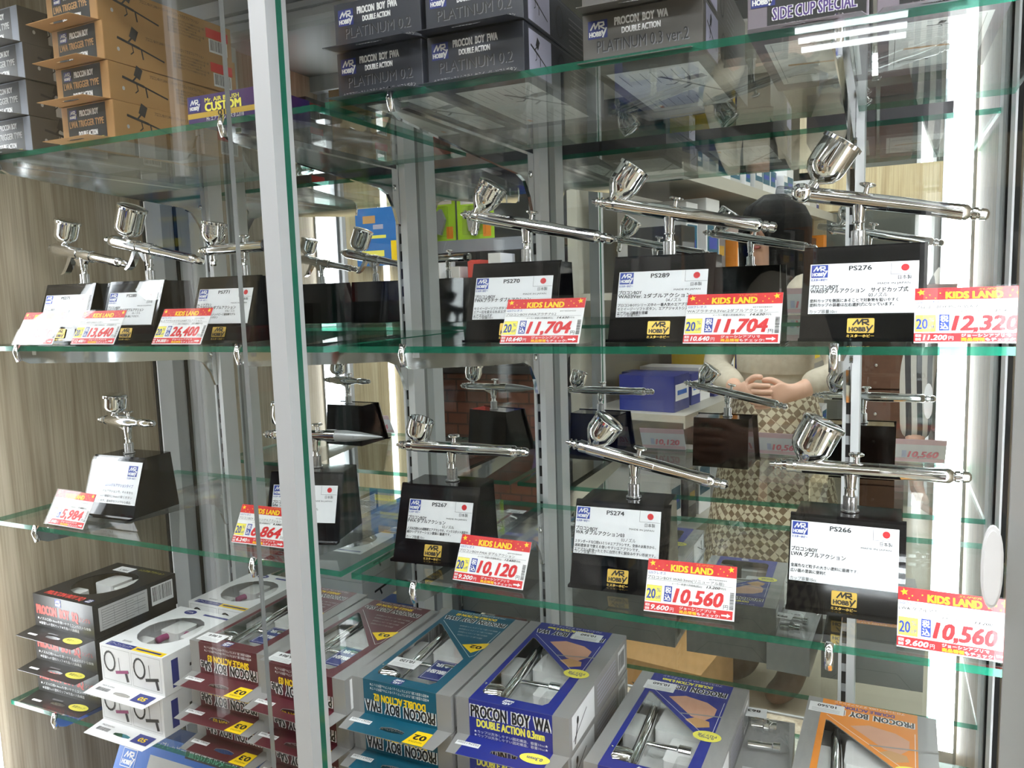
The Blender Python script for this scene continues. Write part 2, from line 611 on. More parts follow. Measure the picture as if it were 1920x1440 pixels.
# chrome brackets
BR = None
for key, z in (('top', ZT), ('second', ZM), ('third', ZL), ('lowest', ZB)):
    for x in STX:
        if BR is None:
            BR = empty('shelf_bracket', (0, 0, 0))
            b = MB()
            prof = [(-.036, 0), (-.345, 0), (-.3525, .0085), (-.3555, .0085), (-.3545, -.010), (-.342, -.016), (-.20, -.027), (-.085, -.034),
                    (-.066, -.040), (-.052, -.058), (-.044, -.078), (-.036, -.078)]
            b.prism(prof, -.0022, .0022, 'chrome', Matrix(((0, 0, 1, 0), (1, 0, 0, 0), (0, 1, 0, 0), (0, 0, 0, 1))))
            b.build('arm', BR)
            b = MB()
            b.box((-.006, -.335, -.006), (.006, -.046, -.0002), 'chrome')
            b.build('top_rail', BR)
            b = MB()
            b.tube([(0, -.3535, .008), (0, -.3565, -.001), (0, -.3535, -.012)], .0035, 'chrome', None, 10)
            b.build('front_hook', BR)
            b = MB()
            b.lathe([(-.004, .0045), (.004, .0045)], 'chrome', T3((0, -.048, -.03)) @ RY(PI / 2), 12)
            b.build('rivet', BR)
            o = BR
        else:
            o = copy_tree(BR)
        o.location = (x, 0, z - GT)
        tag(o, 'chrome arm bracket clipped to a standard under the %s glass shelf' % key, 'bracket', '%s shelf brackets' % key)

# light panels added on the shop ceiling as fill, kept clear of reflections
for i, (x, y) in enumerate(((-1.1, -.62), (.4, -.62), (-.9, -1.54), (.9, -1.54), (-2.5, -1.9), (2.8, -1.54), (-.9, -3.1), (.9, -3.1), (-2.6, .4), (2.6, -3.1))):
    t = empty('ceiling_light', (x, y, 2.75), 0, 'white rectangular fill light panel added on the shop ceiling', 'ceiling light', 'added fill light panels')
    MB().box((-.62, -.14, -.05), (.62, .14, 0), 'white_plastic').build('housing', t)
    MB().box((-.6, -.12, -.055), (.6, .12, -.0501), 'lamp_white').build('diffuser', t)

# ================================================================== airbrush display stands with their sign cards
SW, SH = .0905, .0745                 # plate width and stand height
CARDS = {
    'PS275': ['プロコンBOY', 'LWAトリガータイプダブルアクション', '05ノズル', ['大口径でたっぷり吹けるトリガー式です。', '塗料カップは大容量タイプです。'], 'カップ容量15cc'],
    'PS280': ['プロコンBOY', 'WAトリガータイプダブルアクション', '03ノズル', ['トリガー式で長時間の作業も楽にできます。'], 'カップ容量15cc'],
    'PS771': ['Mr.エアブラシ', 'カスタム018 ダブルアクション', '018ノズル', ['極細吹きを追求したハンドピース最高峰モデル', 'セミイージーソフトボタン'], 'カップ容量10cc'],
    'PS270': ['プロコンBOY', 'FWAプラチナ ダブルアクション', '02ノズル', ['セミイージーソフトボタン、エアアジャストシステム、', 'エアー圧を変えられるエアアップ機能を搭載した精密塗装', 'エアブラシです'], 'カップ容量10cc'],
    'PS289': ['プロコンBOY', 'WA03Ver. 2ダブルアクション', '04ノズル', ['プロコンBOYシリーズ中の一番人気のエアブラシです。', 'セミイージーソフトボタン、エアアジャストシステム、', 'エアアップ機構を搭載'], 'カップ容量10cc'],
    'PS276': ['プロコンBOY', 'WA03ダブルアクション　サイドカップ式', '03ノズル', ['塗料カップを側面にあることで対象物を狙いやすく', '塗料カップの装着は左右選択式になっています。'], 'カップ容量10cc'],
    'PS288': ['プロコンBOY SQシングルアクションタイプ', '', '', ['低価格のシングルアクションで、そのままな', '基本で0.4mmの繊細な2.0mmの吹くボタン', 'を採用しています。基本的なシンプルな構造。'], ''],
    'PS265': ['プロコンBOY', 'SAe シングルアクション', '03ノズル', ['初めてのエアブラシに最適なモデルです。', 'シングルアクションで手軽に吹けます。'], 'カップ容量10cc'],
    'PS267': ['プロコンBOY', 'FWA ダブルアクション', '02ノズル', ['ノズル口径0.2の超精密エアブラシです。インクスポット迷彩や', '細かいグラデーション塗装に最適です。'], 'カップ容量10cc'],
    'PS274': ['プロコンBOY', 'WA ダブルアクション03', '03ノズル', ['スタンダードな口径0.3ミリのエアブラシです。全体の太吹きから、', '迷彩塗装まで使える使いやすいエアブラシです。', 'エアブラシを持ったときに自然と手に馴染みやすい形状です。'], 'カップ容量10cc'],
    'PS266': ['プロコンBOY', 'LWA ダブルアクション', '05ノズル', ['金属色など粒子の大きい塗料に最適です。', '広い面の塗装に便利な大口径です。'], 'カップ容量15cc'],
}
LEAN = .026


def display_stand(code, x, y, zshelf, rz, label, card=(-.0395, .022, .0395, .0695), cardshift=0.):
    t = empty('display_stand', (x, y, zshelf), rz, label, 'stand', 'black airbrush display stands')
    Msd = Matrix(((0, 0, 1, 0), (1, 0, 0, 0), (0, 1, 0, 0), (0, 0, 0, 1)))
    b = MB()
    b.prism([(.004, 0), (.080, 0), (.072, SH), (LEAN + .004, SH), (.0045, .004)], -.0415, .0415, 'black_acrylic', Msd)
    b.build('block', t)
    b = MB()
    b.prism([(0, .0), (.0035, 0), (LEAN + .0045, SH + .0008), (LEAN + .001, SH + .0008)], -SW / 2, SW / 2, 'black_acrylic', Msd)
    b.build('front_plate', t)
    b = MB()
    b.box((-SW / 2, -.006, 0), (SW / 2, .0, .0026), 'black_acrylic')
    b.build('foot_strip', t)
    # sloping front surface
    F = plane((0, -.0004, 0), (1, 0, 0), (0, LEAN, SH))
    x0, y0, x1, y1 = card
    x0 += cardshift; x1 += cardshift
    cb = MB()
    cb.box((x0, y0, .0002), (x1, y1, .0007), 'paper_white', F)
    co = cb.build('sign_card', t)
    p = Print(F @ T3((x0, y0, .0007)))
    w_, h_ = x1 - x0, y1 - y0
    L = CARDS[code]
    if code == 'PS288':
        p.text('PS288', .006, h_ * .60, .0045, 'blue', w=.016)
        p.logo(w_ - .022, h_ * .66, .016, 'blue', 'white', kana=True)
        p.text(L[0], .004, h_ * .40, .0036, 'blue', w=w_ * .86)
        for k, s_ in enumerate(L[3]): p.text(s_, .004, h_ * (.26 - .115 * k), .0028, 'text_grey', w=w_ * .88, res=1)
    else:
        p.logo(.001, h_ - .0115, .0125, 'blue', 'white', kana=True)
        p.text(code, w_ * .37, h_ - .0062, .0040, 'text_grey', w=.0165, bold=.03)
        p.rect(w_ - .0195, h_ - .0105, w_ - .0192, h_ - .0005, 'grey'); p.rect(w_ - .0195, h_ - .0105, w_ - .0005, h_ - .0102, 'grey')
        p.disc(w_ - .0095, h_ - .0052, .0029, .0029, 'red')
        p.text('日本製', w_ - .0095, h_ - .0145, .0027, 'text_grey', align='c', w=.0095)
        p.text('MADE IN JAPAN', w_ - .0055, h_ - .0185, .0016, 'text_grey', align='r', w=.023)
        p.text(L[0], .001, h_ * .50, .0030, 'text_grey', w=.021, bold=.025)
        p.text(L[1], .001, h_ * .415, .0032, 'text_grey', w=min(w_ * .9, .0036 * len(L[1])), bold=.025)
        p.text(L[2], w_ * .56, h_ * .325, .0027, 'text_grey', w=.0135)
        for k, s_ in enumerate(L[3]): p.text(s_, .001, h_ * (.23 - .085 * k), .0023, 'text_grey', w=min(w_ * .95, .0028 * len(s_)), res=1, bold=.02)
        p.text(L[4], .001, h_ * .015, .0024, 'black', w=.021)
    p.build(co, 'lettering')
    # clear sign holder
    hb = MB()
    hb.box((-SW / 2, .0205, .0016), (SW / 2, SH + .003, .0026), 'clear_acrylic', F)
    hb.build('clear_cover', t)
    # gold badge
    if code != 'PS288':
        gb = MB()
        gb.rbox((-.0098, .0065, .0002), (.0098, .0185, .0006), .001, 'ink_gold', F)
        go = gb.build('gold_badge', t)
        p = Print(F @ T3((0, 0, .0006)))
        q = lambda a, c: (-.0098 + a * .0196, .0065 + c * .012)
        tt = .0012
        p.stroke([q(.22, .55), q(.38, .9), q(.42, .6), q(.56, .92), q(.58, .55)], tt, 'black')
        p.stroke([q(.54, .9), q(.76, .9), q(.78, .74), q(.62, .7), q(.80, .54)], tt, 'black')
        p.text('HOBB', -.0082, .0078, .0036, 'black', w=.0118, bold=.07)
        p.stroke([q(.74, .42), q(.80, .18)], tt, 'black'); p.stroke([q(.94, .5), q(.76, .06)], tt, 'black')
        p.build(go, 'lettering')
        p = Print(F @ T3((0, 0, .0002)))
        p.text('ミスターホビー', 0, .0032, .0019, 'gold', align='c', w=.0196, bold=.06)
        p.build(t, 'lettering')
    return t


# ================================================================== airbrushes
def fitting(b, h):
    """air valve stem standing on the stand top, reaching height h"""
    return h


def airbrush(x, y, z, rz, tilt, xn, xt, h, cup, label, style='wa', trigger_x=0.004, lid=True):
    """(x, y, z) is the foot of the stem; xn / xt are nozzle and tail offsets along the body; h the body height above the foot"""
    t = empty('airbrush', (x, y, z), rz, label, 'airbrush', 'airbrushes on display stands')
    b = MB()
    b.lathe([(0, .0075), (.0012, .0075), (.0014, .0058), (.013, .0058), (.0136, .0046)], 'knurled_steel', None, 28, knurl=.07, smooth=False)
    b.build('hose_nut', t)
    b = MB()
    b.lathe([(.0134, .0042), (.0165, .0036), (.019, .0036), (.0195, .0050), (.0205, .0050), (.021, .0042), (h - .004, .0056), (h, .0052)], 'chrome', None, 20)
    autosmooth(b.build('air_stem', t))
    A = T3((0, 0, h)) @ RY(tilt) @ T3((xn, 0, 0)) @ RY(PI / 2)       # local z runs nozzle -> tail
    Ln = xt - xn
    rb = .0063
    b = MB()
    if style == 'sq':
        prof = [(.012, .0046), (.02, .0056), (.030, .0078), (.052, .0088), (.066, .0074), (.078, .0048), (.080, .0048)]
    elif style == 'sae':
        prof = [(.014, .0052), (.020, .0058), (.022, .0062), (.085, .0062), (.0855, .0072), (.0985, .0072), (.099, .0062)]
    elif style == 'custom':
        prof = [(.012, .0046), (.018, .0060), (.020, .0066), (.088, .0066), (.0885, .0060)]
    elif style == 'trigger':
        prof = [(.012, .0068), (.016, .0084), (.022, .0086), (.062, .0080), (.0625, .0068), (.075, .0068), (.0755, .0080), (.088, .0080), (.0885, .0066)]
    else:
        prof = [(.018, .0056), (.0225, .0060), (.0228, .0064), (.055, .0065), (.0895, .0066), (.090, .0062), (.0907, .0066)]
    b.lathe(prof, 'chrome', A, 24)
    autosmooth(b.build('barrel', t))
    # nozzle end
    b = MB()
    if style == 'side':
        b.lathe([(0, .0034), (.002, .0044), (.014, .0050), (.0142, .0058), (.017, .0058)], 'cap_plastic', A, 16)
        b.lathe([(.014, .0040), (.019, .0062), (.030, .0056)], 'chrome', A, 16)
    else:
        b.lathe([(0, .0016), (.004, .0024), (.0042, .0044), (.0054, .0044), (.0056, .0027), (.0085, .0030), (.0088, .0050), (.0102, .0050), (.0104, .0036), (.0140, .0048), (.0145, .0060), (.0165, .0060), (prof[0][0] + .003, prof[0][1] + .0002)], 'chrome', A, 20)
    autosmooth(b.build('nozzle_cap', t))
    # handle
    b = MB()
    s0 = prof[-1][0]
    if style == 'sae':
        b.lathe([(s0 - .001, .0066), (s0 + .012, .0068), (s0 + .03, .0052), (Ln - .004, .0014), (Ln, .0005)], 'satin_steel', A, 20)
    elif style == 'sq':
        b.lathe([(s0 - .001, .0042), (s0 + .004, .0058), (Ln - .014, .0056), (Ln - .008, .0044), (Ln - .002, .0040), (Ln, .0026)], 'chrome', A, 20)
    elif style == 'custom':
        b.lathe([(s0 - .001, .0068), (s0 + .016, .0068), (Ln - .004, .0068), (Ln, .0056)], 'chrome', A, 20)
    else:
        b.lathe([(s0 - .001, .0066), (s0 + .012, .0064), (s0 + .03, .0057), (Ln - .019, .0063), (Ln - .0155, .0060), (Ln - .0125, .0036)], 'chrome', A, 20)
    autosmooth(b.build('handle', t))
    if style == 'custom':
        MB().lathe([(s0 + .0155, .0070), (s0 + .022, .0070)], 'black_plastic', A, 20).build('black_ring', t)
    if style not in ('sae', 'sq', 'custom'):
        b = MB()
        b.lathe([(Ln - .013, .0030), (Ln - .0115, .0048), (Ln - .0085, .0048), (Ln - .008, .0036), (Ln - .0066, .0036), (Ln - .006, .0048), (Ln - .002, .0044), (Ln, .0022)], 'chrome', A, 16)
        autosmooth(b.build('tail_knob', t))
    # cup
    cx, R, H, Hf, lean = cup
    Mc = T3((0, 0, h)) @ RY(tilt) @ T3((cx, 0, .001)) @ RY(lean)
    if style == 'side':
        Mc = T3((0, 0, h)) @ RY(tilt) @ T3((cx, -.010, .006)) @ RY(lean)
    if style in ('trigger', 'sq', 'side'):
        prf = [(0, .0032), (.006, .0032), (.0065, .0046), (.008, .0046), (.0085, .0034)] if style != 'side' else [(0, .004), (.004, .004)]
        z0 = prf[-1][0]
        prf += [(z0 + .002, R * .45), (z0 + Hf * .35, R * .78), (z0 + Hf * .7, R * .96), (z0 + Hf, R), (z0 + Hf + H, R)]
    elif style == 'sae':
        prf = [(0, .0038), (.007, .0036)]
        z0 = .007
        prf += [(z0 + .002, R * .5), (z0 + Hf * .4, R * .85), (z0 + Hf, R), (z0 + Hf + H, R)]
    else:
        z0 = 0
        prf = [(0, .0052), (.004, .0052), (Hf * .45, R * .62), (Hf * .75, R * .9), (Hf, R), (Hf + H, R)]
    top = prf[-1][0]
    b = MB()
    if style in ('custom', 'plat'):
        zz = top - H
        ribs = []
        for k in range(3):
            a = zz + H * (.15 + .27 * k)
            ribs += [(a, R), (a + .0006, R * 1.05), (a + .0016, R * 1.05), (a + .0022, R)]
        prf = prf[:-1] + ribs + [(top, R)]
    if not lid:
        prf = prf + [(top + .0004, R * .99), (top, R * .93), (top - H, R * .92), (top - H - Hf * .5, R * .5)]
    b.lathe(prf, 'chrome', Mc, 28)
    autosmooth(b.build('paint_cup', t), 40)
    if lid:
        b = MB()
        b.lathe([(top - .0004, R * 1.06), (top + .0024, R * 1.06)], 'chrome', Mc, 56, knurl=.025, smooth=False)
        b.lathe([(top + .0022, R * 1.02), (top + .0032, R * .96), (top + .0036, R * .5), (top + .0036, .001)], 'chrome', Mc, 28)
        b.build('cup_lid', t)
    if style == 'side':
        b = MB()
        b.lathe([(-.016, .0075), (-.006, .0085), (-.004, .0062), (.001, .0062)], 'chrome', T3((0, 0, h)) @ RY(tilt) @ T3((cx - .008, 0, 0)) @ RX(-PI / 2) @ T3((0, 0, .002)), 24, knurl=.04)
        b.build('cup_joint', t)
    # button / lever
    B = T3((0, 0, h)) @ RY(tilt) @ T3((trigger_x, 0, .0055))
    if style == 'trigger':
        b = MB()
        pr = [(-.018, .004), (-.012, .006), (-.011, -.004), (-.016, -.016), (-.022, -.027), (-.028, -.032), (-.031, -.0315), (-.026, -.026), (-.022, -.016), (-.019, -.006)]
        b.prism(pr, -.0045, .0045, 'chrome', T3((0, 0, h)) @ RY(tilt) @ T3((-.004, 0, 0)) @ RX(PI / 2))
        b.build('lever_trigger', t)
        b = MB()
        b.prism([(-.018, -.003), (.012, -.004), (.004, -.016), (-.004, -.016)], -.003, .003, 'chrome', T3((0, 0, h)) @ RY(tilt) @ RX(PI / 2))
        b.build('body_web', t)
    else:
        b = MB()
        b.lathe([(0, .0022), (.005, .0020), (.0055, .0034), (.0068, .0062), (.0082, .0064), (.0090, .0050), (.0088, .0006)], 'chrome', B, 18)
        autosmooth(b.build('trigger_button', t))
    if style in ('plat', 'custom'):
        b = MB()
        b.lathe([(0, .0032), (.006, .0032), (.0062, .0046), (.0085, .0046), (.0087, .0036), (.012, .0040), (.014, .0026)], 'chrome', T3((0, 0, h)) @ RY(tilt) @ T3((cx, 0, -.005)) @ RX(PI), 16)
        autosmooth(b.build('air_adjuster', t))
    if style in ('sae', 'sq'):
        b = MB()
        b.prism([(-.022, -.004), (.006, -.005), (.0045, -.014), (-.003, -.012)], -.003, .003, 'chrome', T3((0, 0, h)) @ RY(tilt) @ RX(PI / 2))
        b.build('body_web', t)
    return t


# ================================================================== price tags
def price_tag(x, y, zshelf, rz, price, base, name, sub, list_price, label, off='20'):
    t = empty('price_tag', (x, y, zshelf), rz, label, 'price tag', 'sale price tags')
    W_, H_ = .0745, .0445
    ang = math.radians(60)
    F = plane((-W_ / 2, 0, .0012), (1, 0, 0), (0, math.cos(ang), math.sin(ang)))
    MB().box((0, 0, -.0003), (W_, H_, 0), 'paper_white', F).build('card', t)
    h = MB()
    h.box((-.001, -.001, .0008), (W_ + .004, H_ + .001, .0014), 'tag_film', F)
    h.box((-W_ / 2 - .001, .0, .0002), (W_ / 2 + .004, .030, .0010), 'clear_acrylic')
    h.build('clear_holder', t)
    p = Print(F)
    p.rect(0, H_ * .78, W_, H_, 'red')
    p.text('KIDS LAND', W_ * .27, H_ * .80, H_ * .125, 'yellow', w=W_ * .47, bold=.06)
    p.text('SUPER', W_ * .54, H_ * .945, H_ * .035, 'orange', w=W_ * .2, shear=.3)
    for sx, sy, r in ((.055, .92, .0028), (.94, .93, .0028)): p.star(sx * W_, sy * H_, r, 'yellow')
    for sx, sy in ((.13, .87), (.18, .81), (.10, .82), (.22, .90), (.80, .83), (.86, .88), (.90, .82), (.82, .93)): p.disc(sx * W_, sy * H_, .0005, .0005, 'yellow', 2, 8)
    p.text('GSIクレオス', W_ * .015, H_ * .715, H_ * .045, 'blue', w=W_ * .2)
    p.text(name, W_ * .01, H_ * .625, H_ * .05, 'text_grey', w=W_ * sub)
    p.text('4973028420', W_ * .70, H_ * .70, H_ * .026, 'text_grey', w=W_ * .2)
    p.rect(W_ * .01, H_ * .605, W_ * .97, H_ * .61, 'grey')
    p.text('メーカー希望小売価格(税込)', W_ * .29, H_ * .545, H_ * .034, 'black', w=W_ * .34, res=1)
    p.text(list_price, W_ * .68, H_ * .545, H_ * .045, 'black', w=W_ * .15, shear=.25, bold=.04)
    p.text('円を', W_ * .84, H_ * .545, H_ * .034, 'black', w=W_ * .06, res=1)
    p.rect(W_ * .01, H_ * .20, W_ * .185, H_ * .50, 'pale_yellow'); p.frame(W_ * .01, H_ * .20, W_ * .185, H_ * .50, .0003, 'gold', 2)
    p.text(off, W_ * .02, H_ * .25, H_ * .19, 'blue', w=W_ * .095, bold=.03)
    p.text('%', W_ * .128, H_ * .38, H_ * .075, 'blue', w=W_ * .045); p.text('off', W_ * .122, H_ * .25, H_ * .07, 'blue', w=W_ * .055)
    p.rect(W_ * .215, H_ * .22, W_ * .30, H_ * .51, 'blue')
    p.text('税', W_ * .225, H_ * .385, H_ * .09, 'white', w=W_ * .065, bold=.04); p.text('込', W_ * .225, H_ * .25, H_ * .09, 'white', w=W_ * .065, bold=.04)
    p.text(price, W_ * .325, H_ * .225, H_ * .265, 'red', w=W_ * .54, shear=.22, bold=.055)
    p.text('円', W_ * .875, H_ * .20, H_ * .07, 'text_grey', w=W_ * .05)
    p.barcode(W_ * .94, H_ * .2, W_ * .985, H_ * .52, 'text_grey', vertical=True)
    p.rect(0, H_ * .02, W_ * .98, H_ * .175, 'red')
    p.text('税別', W_ * .012, H_ * .105, H_ * .04, 'white', 3, w=W_ * .05, bold=.03); p.text('価格', W_ * .012, H_ * .04, H_ * .04, 'white', 3, w=W_ * .05, bold=.03)
    p.text(base, W_ * .08, H_ * .05, H_ * .09, 'white', 3, w=W_ * .20, shear=.2, bold=.05)
    p.text('円', W_ * .295, H_ * .05, H_ * .06, 'white', 3, w=W_ * .04)
    p.text('ジョーシンアプリで', W_ * .40, H_ * .105, H_ * .045, 'white', 3, w=W_ * .40, res=1, bold=.03)
    p.text('商品情報', W_ * .40, H_ * .035, H_ * .045, 'yellow', 3, w=W_ * .19, res=1, bold=.04)
    p.text('もチェック!', W_ * .595, H_ * .035, H_ * .045, 'white', 3, w=W_ * .25, res=1, bold=.03)
    p.poly([(W_ * .86, H_ * .07), (W_ * .92, H_ * .07), (W_ * .92, H_ * .045), (W_ * .96, H_ * .085), (W_ * .92, H_ * .125), (W_ * .92, H_ * .10), (W_ * .86, H_ * .10)], 'white', 3)
    p.build(t, 'print')
    g = Print(F @ T3((0, 0, -.00045)))           # ink showing through the back of the card
    g.lift = -.00008
    g.rect(0, H_ * .78, W_, H_, 'faint_red'); g.rect(0, H_ * .02, W_ * .98, H_ * .175, 'faint_red')
    g.rect(W_ * .215, H_ * .22, W_ * .30, H_ * .51, 'faint_blue')
    g.text(price, W_ * .325, H_ * .225, H_ * .265, 'pale_red', w=W_ * .54, shear=.22, bold=.055)
    g.build(t, 'show_through')
    return t


zM, zL = ZM + GT + .0004, ZL + GT + .0004
R_ = math.radians
STANDS = [
    ('PS275', -.960, -.298, zM, R_(2), 'black stand with the PS275 card under the lever trigger airbrush by the wood wall'),
    ('PS280', -.838, -.298, zM, R_(2), 'black stand with the PS280 card under the airbrush with the tall cup'),
    ('PS771', -.686, -.298, zM, R_(2), 'black stand with the PS771 card behind the aluminium door stile'),
    ('PS270', -.318, -.300, zM, R_(3), 'black stand with the PS270 card and gold badge'),
    ('PS289', -.175, -.300, zM, R_(0), 'black stand with the PS289 card and gold badge'),
    ('PS276', -.0150, -.298, zM, R_(-3), 'black stand with the PS276 card under the side cup airbrush'),
    ('PS288', -.905, -.292, zL, R_(2), 'black stand with a blue lettered card under the stubby airbrush'),
    ('PS265', -.590, -.290, zL, R_(14), 'black stand with the PS265 card under the pointed satin handle airbrush'),
    ('PS267', -.413, -.299, zL, R_(4), 'black stand with the PS267 card under the open cup airbrush'),
    ('PS274', -.214, -.304, zL, R_(3), 'black stand with the PS274 card and a low gold badge'),
    ('PS266', -.0235, -.290, zL, R_(-1), 'black stand with the LWA card under the large knurled cup airbrush'),
]
for code, x, y, z, rz, lb in STANDS:
    card = (-.0395, .0225, .0395, .0645)
    if code == 'PS288': card = (-.0445, .018, .0445, .0735)
    if code == 'PS274': card = (-.0440, .030, .0365, .0738)
    if code == 'PS267': card = (-.0330, .0230, .0400, .0640)
    if code == 'PS266': card = (-.0440, .0230, .0400, .0735)
    display_stand(code, x, y, z, rz, lb, card)
tz = SH + .0006
# x, y, z, rz, tilt, nozzle, tail, height, cup(x, radius, straight, funnel, lean)
airbrush(-.965, -.248, zM + tz, 0, R_(11), -.068, .086, .039, (-.038, .0155, .016, .013, R_(10)), 'chrome lever trigger airbrush with a rounded lidded cup on the PS275 stand', 'trigger')
airbrush(-.842, -.248, zM + tz, 0, R_(12), -.079, .094, .040, (-.042, .0175, .024, .013, R_(12)), 'chrome lever trigger airbrush with a tall lidded cup on the PS280 stand', 'trigger')
airbrush(-.688, -.246, zM + tz, 0, R_(-1), -.070, .044, .034, (-.048, .0143, .013, .017, R_(12)), 'short chrome airbrush with a ribbed cup and black ring on the PS771 stand', 'custom')
airbrush(-.320, -.246, zM + tz, 0, R_(12.2), -.074, .092, .037, (-.056, .0143, .013, .020, R_(23)), 'long chrome airbrush with a ribbed lidded cup on the PS270 stand', 'plat')
airbrush(-.177, -.247, zM + tz, R_(6), R_(11.5), -.073, .095, .039, (-.054, .0146, .016, .020, R_(25)), 'long chrome airbrush with a smooth lidded cup on the PS289 stand', 'platsmooth')
airbrush(-.0190, -.246, zM + tz, R_(-3), R_(11.5), -.067, .095, .038, (-.037, .0160, .019, .016, R_(23)), 'chrome airbrush with a side mounted cup on the PS276 stand', 'side')
airbrush(-.915, -.243, zL + tz, 0, R_(1), -.056, .052, .0425, (-.024, .0150, .012, .011, R_(8)), 'stubby chrome airbrush with a diamond shaped body on the blue lettered stand', 'sq')
airbrush(-.604, -.238, zL + tz, R_(8), R_(0), -.070, .088, .038, (-.045, .0150, .012, .016, R_(10)), 'chrome airbrush with a pointed satin handle on the PS265 stand', 'sae')
airbrush(-.414, -.248, zL + tz, R_(1), R_(0), -.068, .090, .0355, (-.045, .0138, .015, .015, R_(20)), 'chrome airbrush with an open lidless cup on the PS267 stand', 'wa', lid=False)
airbrush(-.2115, -.254, zL + tz, R_(2), R_(12.2), -.069, .090, .036, (-.044, .0148, .012, .019, R_(25)), 'chrome airbrush tilted nose up with a lidded cup on the PS274 stand', 'wa')
airbrush(-.0215, -.241, zL + tz, 0, R_(.5), -.067, .091, .037, (-.041, .0178, .021, .020, R_(26)), 'chrome airbrush with a large knurled lid cup on the LWA stand', 'wa')

TAGS = [
    (-.943, -.344, zM, R_(0), '12,320', '11.200', 'プロコンBOY WAトリガータイプ', .6, '15.400', 'price tag of 12,320 yen by the wood wall below the PS275 stand'),
    (-.841, -.340, zM, R_(0), '13,640', '12.400', 'プロコンBOY LWAトリガー', .55, '17.050', 'price tag of 13,640 yen below the PS280 stand'),
    (-.705, -.340, zM, R_(0), '26,400', '24.000', 'Mr.エアブラシカスタム018ダブルアクション', .85, '33.000', 'price tag of 26,400 yen below the PS771 stand'),
    (-.271, -.338, zM, R_(1), '11,704', '10.640', 'プロコンBOY FWAプラチナ0.2', .65, '14.630', 'price tag of 11,704 yen overlapping the PS270 stand'),
    (-.1075, -.338, zM, R_(0), '11,704', '10.640', 'WAプラチナ0.3Ver.2ダブルアクション', .85, '14.630', 'price tag of 11,704 yen to the side of the PS289 stand'),
    (.0585, -.336, zM, R_(-2), '12,320', '11.200', 'プロコンBOY PS276 WAダブルアクション03', .9, '15.400', 'price tag of 12,320 yen next to the side cup airbrush'),
    (-.919, -.343, zL, R_(-2), '5,984', '5.440', 'プロコンBOY SQ', .4, '7.480', 'price tag of 5,984 yen below the stubby airbrush'),
    (-.628, -.318, zL, R_(2), '6,864', '6.240', 'プロコンBOY SAe シングルアクション', .8, '8.580', 'price tag of 6,864 yen behind the overlapping door glass'),
    (-.331, -.336, zL, R_(-1), '10,120', '9.200', 'プロコンBOY FWA ダブルアクション', .8, '12.650', 'price tag of 10,120 yen beside the PS267 stand'),
    (-.141, -.341, zL, R_(3), '10,560', '9.600', 'プロコンBOY WA0.3mm(リニューアル版)', .86, '13.200', 'price tag of 10,560 yen beside the PS274 stand'),
    (.0525, -.342, zL, R_(-2), '10,560', '9.600', 'LWA ダブルアクション', .5, '13.200', 'price tag of 10,560 yen beside the LWA stand'),
]
for a in TAGS: price_tag(*a)

# ================================================================== boxes with a window lid (lowest shelf)
WW, WD, WH = .121, .195, .0395
WIN = [(.17, .10), (.20, .075), (.73, .07), (.765, .10), (.775, .40), (.20, .775), (.17, .78)]


def top_plane(w_, h_): return plane((-w_ / 2, 0, h_), (1, 0, 0), (0, 1, 0))
def front_plane(w_): return plane((-w_ / 2, 0, 0), (1, 0, 0), (0, 0, 1))
def right_plane(w_): return plane((w_ / 2, 0, 0), (0, 1, 0), (0, 0, 1))
def rear_plane(w_, d_): return plane((w_ / 2, d_, 0), (-1, 0, 0), (0, 0, 1))
def bottom_plane(w_): return plane((-w_ / 2, 0, 0), (0, 1, 0), (1, 0, 0))


def open_carton(w_, d_, h_, win, card):
    b = MB()
    x = w_ / 2
    # floor, sides
    b.add([(-x, 0, 0), (x, 0, 0), (x, d_, 0), (-x, d_, 0), (-x, 0, h_), (x, 0, h_), (x, d_, h_), (-x, d_, h_)],
          [(0, 3, 2, 1), (0, 1, 5, 4), (1, 2, 6, 5), (2, 3, 7, 6), (3, 0, 4, 7)], card)
    o = [Vector((-x, 0, 0)), Vector((x, 0, 0)), Vector((x, d_, 0)), Vector((-x, d_, 0))]
    i = [Vector((-x + u * w_, v * d_, 0)) for u, v in win]
    tri = tessellate_polygon([o, i])
    P = o + i
    b.add([(p.x, p.y, h_) for p in P], [tuple(t) for t in tri], card)
    n = len(i)
    b.add([(p.x, p.y, h_) for p in i] + [(p.x, p.y, h_ - .001) for p in i], [(k, (k + 1) % n, n + (k + 1) % n, n + k) for k in range(n)], card)
    return b


